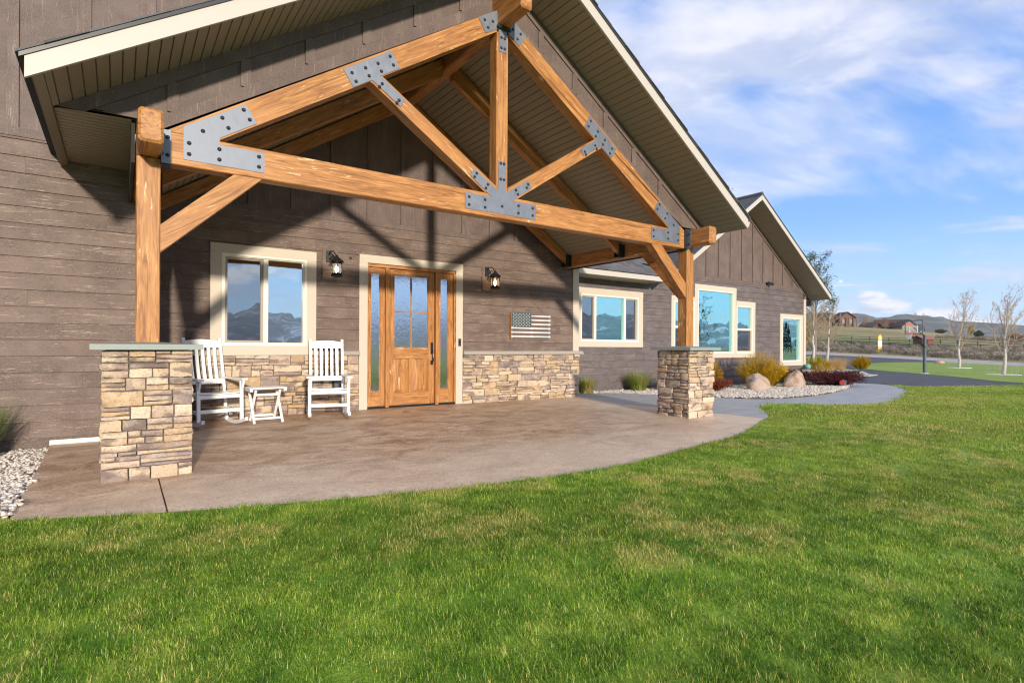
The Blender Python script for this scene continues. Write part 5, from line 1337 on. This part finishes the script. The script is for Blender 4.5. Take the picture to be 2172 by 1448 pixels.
p = at(2076, 705, 300); shrub('far_bush', 'round green bush on the far field below the hills', (p.x, p.y, gz(p.x, p.y)), 2.3, 2.3, 3.6, 80, M_BUDG, M_TWIGD, 61, .3, 60, tw=.03, cat='bush')
p = at(1995, 705, 330); shrub('far_bush', 'low brown-green bush on the far field right of the backboard', (p.x, p.y, gz(p.x, p.y)), 3, 3, 2.4, 70, M_BUDG, M_TWIGD, 62, .3, 50, tw=.03, cat='bush')
p = at(2155, 712, 250); shrub('far_bush', 'ochre bush by the right edge of the far field', (p.x, p.y, gz(p.x, p.y)), 3.4, 3, 3.0, 70, M_BUDO, M_TWIG, 63, .25, 60, tw=.03, cat='bush')

# ------------------------------------------------------------------ far houses, shed, fences, marker, hoop
M_BWALL = simple('dark_log_wall', (.13, .075, .045), .8); M_OR = simple('orange_gable', (.40, .14, .05), .7); M_TAN = simple('tan_stucco', (.34, .27, .19), .8); M_BROOF = simple('brown_roof', (.075, .045, .035), .85, nscale=1.5, namt=.25); M_WIN = simple('dim_window', (.10, .12, .14), .2)
M_TPOST = simple('porch_log', (.24, .12, .06), .8)
def farhouse(label, px_, d, w, dp, hw, hr, mw, mg, rz=0., name='far_house', wins=3, porch=False, base=692):
    p = at(px_, base, d); z0 = gz(p.x, p.y) - .3; t_ = thing(name, label, 'house', (p.x, p.y, z0), rz - math.atan2(p.x, p.y))
    def L(m, nm, mat, par=t_): o = m.build(nm, mat, None, off=(0, 0, 0)); o.parent = par; return o
    wl_ = L(MB().box(-w / 2, w / 2, -dp / 2, dp / 2, 0, hw), 'wall', mw)
    L(MB().prism([(-w / 2, hw), (w / 2, hw), (0, hw + hr)], -dp / 2 + .02, dp / 2), 'gable', mg)
    for sg in (-1, 1):
        L(MB().prism([(0, hw + hr + .1), (sg * (w / 2 + .8), hw - .8 * hr / (w / 2) + .1), (sg * (w / 2 + .8), hw - .8 * hr / (w / 2) + .45), (0, hw + hr + .45)][::sg], -dp / 2 - .9, dp / 2 + .9), 'roof', M_BROOF)
    for k in range(wins):
        x = -w / 2 + (k + .5) * w / wins; f = L(MB().box(x - .9, x + .9, -dp / 2 - .08, -dp / 2, hw * .35, hw * .8), 'window', M_WIN, wl_)
    if porch:
        for k in range(3): L(MB().box(-w / 2 + k * w / 2 - .25, -w / 2 + k * w / 2 + .25, -dp / 2 - 2.6, -dp / 2 - 2.1, 0, hw + .2), 'porch_post', M_TPOST)
    return t_
farhouse('two-storey timber house with porch posts on the hill behind the birches', 1788, 335, 8.5, 9, 5.6, 2.9, M_BWALL, M_BWALL, R(28), porch=True, base=690, wins=2)
farhouse('long brown-roofed house wing on the hill, left behind the birches', 1745, 342, 13, 9, 4.8, 3.4, M_BWALL, M_BROOF, R(95), wins=3, base=690)
farhouse('small dark garage with brown roof left of the orange gabled house', 1846, 350, 9, 8, 1.9, 2.4, M_BWALL, M_BROOF, R(60), base=695)
farhouse('orange and tan gabled house on the hill crest left of the backboard', 1918, 340, 8, 11, 2.9, 3.3, M_TAN, M_OR, R(28), base=697)
farhouse('broad brown-roofed house body joining the orange gabled front', 1890, 352, 9, 17, 2.6, 4.4, M_BWALL, M_BROOF, R(96), base=696)
farhouse('low brown-roofed wing on the right of the orange gabled house', 1938, 350, 9, 8, 1.9, 3.0, M_BWALL, M_BROOF, R(80), base=698)
pS = pix(1960, 731); z0 = gz(pS.x, pS.y); t_ = thing('shed', 'low red-brown loafing shed behind the basketball pole', 'shed', (pS.x, pS.y, z0), -TH + R(18))
M_SH = simple('shed_red', (.155, .055, .045), .8); M_SHR = simple('shed_roof', (.22, .10, .08), .7)
def L(m, nm, mat, par): o = m.build(nm, mat, None, off=(0, 0, 0)); o.parent = par; return o
L(MB().box(-2.3, 2.3, -1.2, 1.6, -.2, 1.75), 'wall', M_SH, t_); L(MB().prismx([(-1.7, 1.55), (.2, 2.5), (2.1, 1.75), (2.1, 1.9), (.2, 2.66), (-1.7, 1.7)], -2.7, 2.7), 'roof', M_SHR, t_); L(MB().box(-1.6, -.2, -1.24, -1.2, .0, 1.45), 'door', M_DARK, t_)

M_RAIL = simple('dark_fence', (.055, .04, .035), .8)
def railfence(label, pts, h, step, rails):
    P = [pix(*q) for q in pts]; t_ = thing('rail_fence', label, 'fence', tuple(P[0]), group='dark rail fences across the pasture'); tot = []
    for a, b in zip(P, P[1:]):
        n = max(1, int((b - a).length / step))
        for k in range(n): q = a.lerp(b, k / n); q.z = gz(q.x, q.y); tot.append(q)
    tot.append(P[-1])
    for q in tot: MB().box(q.x - .09, q.x + .09, q.y - .09, q.y + .09, q.z - .2, q.z + h).build('post', M_RAIL, t_)
    for r_ in rails:
        m = MB()
        for a, b in zip(tot, tot[1:]): m.beam((a.x, a.y, a.z + r_), (b.x, b.y, b.z + r_), .05, .13, ch=.004)
        m.build('rail', M_RAIL, t_)
railfence('dark rail fence nearest the sagebrush', [(1700, 729), (1770, 731), (1929, 739.2), (1990, 741), (2172, 744)], 1.35, 4.2, (.5, .9, 1.25))
railfence('dark rail fence along the top of the green pasture', [(1700, 717.5), (1770, 718.5), (1929, 725.5), (2031, 731.5), (2172, 741)], 1.35, 5.5, (.55, 1.2))

p = at(1866, 743.2, 128); z0 = p.z; t_ = thing('trail_marker', 'yellow and white post marker standing in the sagebrush', 'marker post', (p.x, p.y, z0), -TH)
L(MB().box(-.40, .40, -.12, .12, -.6, .95), 'lower_panel', M_YEL, t_); L(MB().box(-.42, .42, -.14, .14, .95, 2.25), 'white_panel', M_WHITE, t_)
L(MB().prism([(-.30, 2.25), (.30, 2.25), (.46, 2.7), (.46, 3.1), (0, 3.75), (-.46, 3.1), (-.46, 2.7)], -.1, .1), 'arrow_top', M_YEL, t_)
L(MB().prism([(0, 2.55), (.24, 2.95), (0, 3.3), (-.24, 2.95)], -.13, -.102), 'diamond', simple('pale_yellow', (.8, .65, .3), .5), t_)

pH = pix(1961, 793); z0 = gz(pH.x, pH.y)
t_ = thing('basketball_hoop', 'basketball hoop on a dark grey pole beside the driveway', 'basketball hoop', (pH.x, pH.y, z0))
toc = Vector((-pH.x, -pH.y, 0)).normalized(); rt = Vector((CS, -SN, 0)); rtp = Vector((-toc.y, toc.x, 0)); al = R(42); nrm = (toc * math.cos(al) - rtp * math.sin(al)).normalized(); bxs = Vector((-nrm.y, nrm.x, 0)) * -1
if bxs.dot(rt) < 0: bxs = -bxs
pc = Vector((pH.x, pH.y, z0)); up_ = Vector((0, 0, 1)); bc = pc + nrm * .95
MB().beam(pc, pc + up_ * 2.85, .16, .16, nrm).build('pole', M_GREYMET, t_); MB().lathe([(.28, 0), (.28, .05), (.15, .08)], tuple(pc), 12).build('pole_base', M_CONC, t_)
for s_ in (-.12, .12): MB().beam(pc + up_ * 1.95 + bxs * s_ * .5, bc + up_ * 2.75 + bxs * s_, .06, .07).build('arm', M_BLKMET, t_)
MB().beam(pc + up_ * 2.75, bc + up_ * 3.35, .05, .06).build('arm', M_BLKMET, t_); MB().beam(pc - nrm * .22 + up_ * .9, pc - nrm * .22 + up_ * 2.1, .04, .05).build('crank', M_BLKMET, t_)
b0 = bc + up_ * 3.38; hw_, hh_ = .70, .50
MB().beam(b0 - bxs * hw_, b0 + bxs * hw_, .02, 2 * hh_).build('backboard', M_BOARD, t_)
m = MB()
for s_ in (-1, 1): m.beam(b0 - bxs * hw_ + up_ * s_ * hh_, b0 + bxs * hw_ + up_ * s_ * hh_, .05, .06); m.beam(b0 + bxs * s_ * hw_ - up_ * hh_, b0 + bxs * s_ * hw_ + up_ * hh_, .05, .07, nrm)
m.build('backboard_frame', M_GREYMET, t_)
m = MB(); q0 = b0 + nrm * .015 - up_ * .12
for s_ in (-1, 1): m.beam(q0 - bxs * .31 + up_ * s_ * .23, q0 + bxs * .31 + up_ * s_ * .23, .012, .05); m.beam(q0 + bxs * s_ * .31 - up_ * .23, q0 + bxs * s_ * .31 + up_ * .23, .012, .05, nrm)
m.build('target_square', M_WHITE, t_)
rc = b0 + nrm * .42 - up_ * .44
MB().tube([rc + (bxs * math.cos(a * .3142) + nrm * math.sin(a * .3142)) * .235 for a in range(21)], .022, 6, False).build('rim', M_RIM, t_); MB().beam(b0 + nrm * .02 - up_ * .46, b0 + nrm * .2 - up_ * .46, .2, .14).build('rim_mount', M_RIM, t_)
m = MB()
for a in range(12):
    c0, c1 = a * .5236, (a + 1) * .5236; pt = lambda an, r_, dz: rc + (bxs * math.cos(an) + nrm * math.sin(an)) * r_ - up_ * dz
    m.tube([pt(c0, .23, 0), pt((c0 + c1) / 2, .18, .15), pt(c0, .14, .3), pt((c0 + c1) / 2, .12, .42)], .008, 3, False); m.tube([pt(c1, .23, 0), pt((c0 + c1) / 2, .18, .15), pt(c1, .14, .3), pt((c0 + c1) / 2, .12, .42)], .008, 3, False)
m.build('net', M_WHITE, t_)

# conifers and tree line that the windows mirror
g_ = random.Random(5)
def conifer(loc, h, seed):
    q = random.Random(seed); m = MB(); n = 260
    for _ in range(n):
        f = q.random() ** .8; z_ = h * (.06 + .94 * f); rr = h * .17 * (1 - f) + .1; a = q.uniform(0, 6.28); r_ = rr * q.uniform(.5, 1.)
        c_ = Vector((r_ * math.cos(a), r_ * math.sin(a), z_)); s_ = h * .05 * q.uniform(.6, 1.2); d = Vector((math.cos(a), math.sin(a), -.5)); e = Vector((-math.sin(a), math.cos(a), 0))
        i = len(m.v); m.v += [tuple(c_ - d * s_), tuple(c_ + e * s_ * .7), tuple(c_ + d * s_), tuple(c_ - e * s_ * .7)]; m.f.append((i, i + 1, i + 2, i + 3)); m.tone += [q.random()] * 4
    o = m.build('needles', M_CONI, None); t = MB().tube([(0, 0, 0), (0, 0, h * .95)], [h * .018, h * .003], 5).build('trunk', M_BARK, None)
    return o, t
co, ct = conifer((0, 0, 0), 9, 1)
spots = [(107 + 1.9 * k + g_.uniform(-1, 1), -38 - g_.uniform(0, 6)) for k in range(8)]
lbls = 'dark conifer standing across the lawn, seen mirrored in the windows'
for k, (x, y) in enumerate(spots):
    t_ = thing('conifer_tree', lbls, 'conifer', (x, y, -.05), g_.uniform(0, 6), 'conifers across the lawn'); s_ = g_.uniform(.6, 1.25); t_.scale = (s_, s_, s_)
    a = co if k == 0 else co.copy(); b = ct if k == 0 else ct.copy()
    if k: COL.objects.link(a); COL.objects.link(b)
    a.parent = t_; b.parent = t_

# ------------------------------------------------------------------ scattered stuff: turf, pebbles, sagebrush
def proto(name, builder, n):
    c_ = bpy.data.collections.new(name)
    for k in range(n):
        o = builder(k); 
        for cc in list(o.users_collection): cc.objects.unlink(o)
        c_.objects.link(o)
    return c_
def mk_tuft(k):
    q = random.Random(100 + k); m = MB(); 
    for _ in range(54):
        r_ = .075 * math.sqrt(q.random()); a0 = q.uniform(0, 6.28); tn = q.random()
        blade(m, (r_ * math.cos(a0), r_ * math.sin(a0), -.004), q.uniform(0, 6.28), q.uniform(.014, .032), q.uniform(.004, .024), q.uniform(.0026, .0042), tn, 2)
    return m.build('turf_tuft', M_BLADE)
def mk_far(k):
    q = random.Random(200 + k); m = MB()
    for _ in range(40):
        r_ = .16 * math.sqrt(q.random()); a0 = q.uniform(0, 6.28)
        blade(m, (r_ * math.cos(a0), r_ * math.sin(a0), -.004), q.uniform(0, 6.28), q.uniform(.018, .038), q.uniform(.006, .032), q.uniform(.005, .009), q.random(), 1)
    return m.build('turf_tuft_far', M_BLADE)
def mk_peb(k):
    q = random.Random(300 + k); m = MB(); 
    for _ in range(9):
        c_ = Vector((q.uniform(-.05, .05), q.uniform(-.05, .05), q.uniform(-.004, .012))); a = q.uniform(0, 6.28); rx, ry, rz_ = q.uniform(.012, .024), q.uniform(.009, .017), q.uniform(.007, .012); tn = q.random(); i = len(m.v); tl = q.uniform(-.4, .4)
        for lat in (-1.1, -.45, .3, .95):
            for lo_ in range(7):
                x = rx * math.cos(lat) * math.cos(lo_ * .8976); y = ry * math.cos(lat) * math.sin(lo_ * .8976); z_ = rz_ * math.sin(lat) + tl * x
                m.v.append((c_.x + x * math.cos(a) - y * math.sin(a), c_.y + x * math.sin(a) + y * math.cos(a), c_.z + z_)); m.tone.append(tn)
        for r_ in range(3):
            for l_ in range(7): m.f.append((i + r_ * 7 + l_, i + r_ * 7 + (l_ + 1) % 7, i + (r_ + 1) * 7 + (l_ + 1) % 7, i + (r_ + 1) * 7 + l_))
        m.f.append(tuple(i + 21 + l_ for l_ in range(7)))
    return m.build('pebbles', M_PEB, smooth=True)
def mk_sage(k):
    q = random.Random(400 + k); m = MB()
    for _ in range(170):
        a = q.uniform(0, 6.28); e = q.uniform(.1, 1.5); r_ = q.uniform(.5, 1.) ; c_ = Vector((r_ * .75 * math.cos(a) * math.cos(e * .8), r_ * .75 * math.sin(a) * math.cos(e * .8), r_ * .62 * math.sin(e)))
        n1_ = (c_.normalized() + Vector([q.gauss(0, .5) for _ in range(3)])).normalized(); n2_ = n1_.orthogonal().normalized(); s_ = q.uniform(.06, .15); i = len(m.v)
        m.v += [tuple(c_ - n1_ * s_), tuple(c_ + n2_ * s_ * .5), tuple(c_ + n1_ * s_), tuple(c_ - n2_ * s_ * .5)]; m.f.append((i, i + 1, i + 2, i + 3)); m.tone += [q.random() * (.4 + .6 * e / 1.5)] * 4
    return m.build('sage_clump', M_SAGE)
def scatter(name, emitter, coll, dens, smin, smax, seed, falloff=None, tilt=.12):
    "geometry nodes: points on the emitter's own faces, instances of the collection"
    ng = bpy.data.node_groups.new(name + '_scatter', 'GeometryNodeTree'); ng.interface.new_socket('Geometry', in_out='INPUT', socket_type='NodeSocketGeometry'); ng.interface.new_socket('Geometry', in_out='OUTPUT', socket_type='NodeSocketGeometry')
    N, Lk = ng.nodes, ng.links; gi, go = N.new('NodeGroupInput'), N.new('NodeGroupOutput')
    dp_ = N.new('GeometryNodeDistributePointsOnFaces'); dp_.inputs['Seed'].default_value = seed; dp_.inputs['Density'].default_value = dens
    if falloff:     # (near radius, far radius, far factor)
        pos = N.new('GeometryNodeInputPosition'); ln = N.new('ShaderNodeVectorMath'); ln.operation = 'LENGTH'; Lk.new(pos.outputs[0], ln.inputs[0])
        mr = N.new('ShaderNodeMapRange'); mr.inputs[1].default_value, mr.inputs[2].default_value, mr.inputs[3].default_value, mr.inputs[4].default_value = falloff[0], falloff[1], dens, dens * falloff[2]
        Lk.new(ln.outputs['Value'], mr.inputs[0]); Lk.new(mr.outputs[0], dp_.inputs['Density'])
    ci = N.new('GeometryNodeCollectionInfo'); ci.inputs[0].default_value = coll; ci.inputs['Separate Children'].default_value = True; ci.inputs['Reset Children'].default_value = True
    ip = N.new('GeometryNodeInstanceOnPoints'); ip.inputs['Pick Instance'].default_value = True
    rr = N.new('FunctionNodeRandomValue'); rr.data_type = 'FLOAT_VECTOR'; rr.inputs[0].default_value = (-tilt, -tilt, 0); rr.inputs[1].default_value = (tilt, tilt, 6.283)
    rs_ = N.new('FunctionNodeRandomValue'); rs_.data_type = 'FLOAT'; rs_.inputs[2].default_value = smin; rs_.inputs[3].default_value = smax; rs_.inputs['Seed'].default_value = 3
    Lk.new(gi.outputs[0], dp_.inputs['Mesh']); Lk.new(dp_.outputs['Points'], ip.inputs['Points']); Lk.new(ci.outputs[0], ip.inputs['Instance']); Lk.new(rr.outputs[0], ip.inputs['Rotation']); Lk.new(rs_.outputs[1], ip.inputs['Scale']); Lk.new(ip.outputs[0], go.inputs[0])
    md = emitter.modifiers.new('scatter', 'NODES'); md.node_group = ng; emitter['kind'] = 'stuff'; return emitter
def emit(name, pts, zf, off, res=1.): return sheet(name, pts, M_SOIL, zf, off, res)
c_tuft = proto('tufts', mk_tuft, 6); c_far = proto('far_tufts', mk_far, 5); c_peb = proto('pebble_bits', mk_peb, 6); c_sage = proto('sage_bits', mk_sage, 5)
lz = lambda x, y: min(gz(x, y), -.03)
e_in = [(x, y - .02) for x, y in edge if x < 8.5] + [(x + .01, y - .015) for x, y in outer[:-8]]
gn = emit('grass', [(-2.6, 4.93), (-.6, 4.85)] + [p for p in e_in if p[0] < 7.5] + [(9.0, 5.1), (8.8, 3.0), (7.5, 1.0), (5.5, -1.0), (2.2, -1.2), (-1.2, 1.6), (-2.6, 4.0)], lz, .012)
scatter('grass', gn, c_tuft, 330, .75, 1.2, 1, (4.5, 9., .5)); tag(gn, 'short green turf of separate blades close to the patio edge', 'grass')
fo = [p for p in outer[:-8] if p[0] > 9.05]
gf = emit('grass', [(9.0, 5.12)] + fo + [(20.1, 6.95), (21.7, 6.55), (25.6, 5.5), (32, 1.8), (34, -2), (20, -5), (10, -3.5), (5.5, -1.0), (7.5, 1.0), (8.8, 3.0)], lz, .012)
scatter('grass', gf, c_far, 120, .8, 1.25, 2, (9, 26, .3)); tag(gf, 'lawn turf sweeping towards the driveway', 'grass')
pl_ = emit('pebbles', [(-3.6, 4.93), (-.605, 4.90), (-.605, 7.82), (-3.6, 7.82)], gz, .012); scatter('pebbles', pl_, c_peb, 330, .9, 1.35, 4, None, .3); tag(pl_, 'pale river pebbles in the left bed by the siding', 'gravel')
pb = emit('pebbles', [(x, y + .03) for x, y in inner[:-3]] + [(20.3, 9.3), (20.3, 10.26), (8.15, 10.26)], gz, .03); scatter('pebbles', pb, c_peb, 230, .9, 1.4, 5, None, .3); tag(pb, 'white river pebbles in the curved bed along the wing', 'gravel')
sp = [tuple(pix(a, b)[:2]) for a, b in ((1690, 747), (1762, 746), (1900, 752.5), (2002, 758.5), (2172, 767), (2172, 742), (2000, 738), (1930, 734), (1850, 731), (1690, 728))]
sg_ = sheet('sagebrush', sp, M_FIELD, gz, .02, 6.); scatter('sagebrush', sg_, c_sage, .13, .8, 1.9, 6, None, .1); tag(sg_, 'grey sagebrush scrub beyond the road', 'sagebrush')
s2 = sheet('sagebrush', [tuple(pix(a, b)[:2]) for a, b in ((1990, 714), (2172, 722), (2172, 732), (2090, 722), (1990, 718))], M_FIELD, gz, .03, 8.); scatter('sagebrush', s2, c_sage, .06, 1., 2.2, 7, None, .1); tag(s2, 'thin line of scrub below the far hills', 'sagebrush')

# ------------------------------------------------------------------ air
hm, ht, ho = newmat('air')
pv = ht.add('ShaderNodeVolumePrincipled', inp={'Color': (.80, .88, 1, 1), 'Density': HAZE, 'Anisotropy': 0.})
ht.l.new(pv.outputs[0], ho.inputs['Volume'])
hz_ = MB().box(-8700, 8700, -8700, 8700, -45, 640).build('haze', hm); tag(hz_, 'thin blue air over the whole valley', 'haze', kind='stuff')
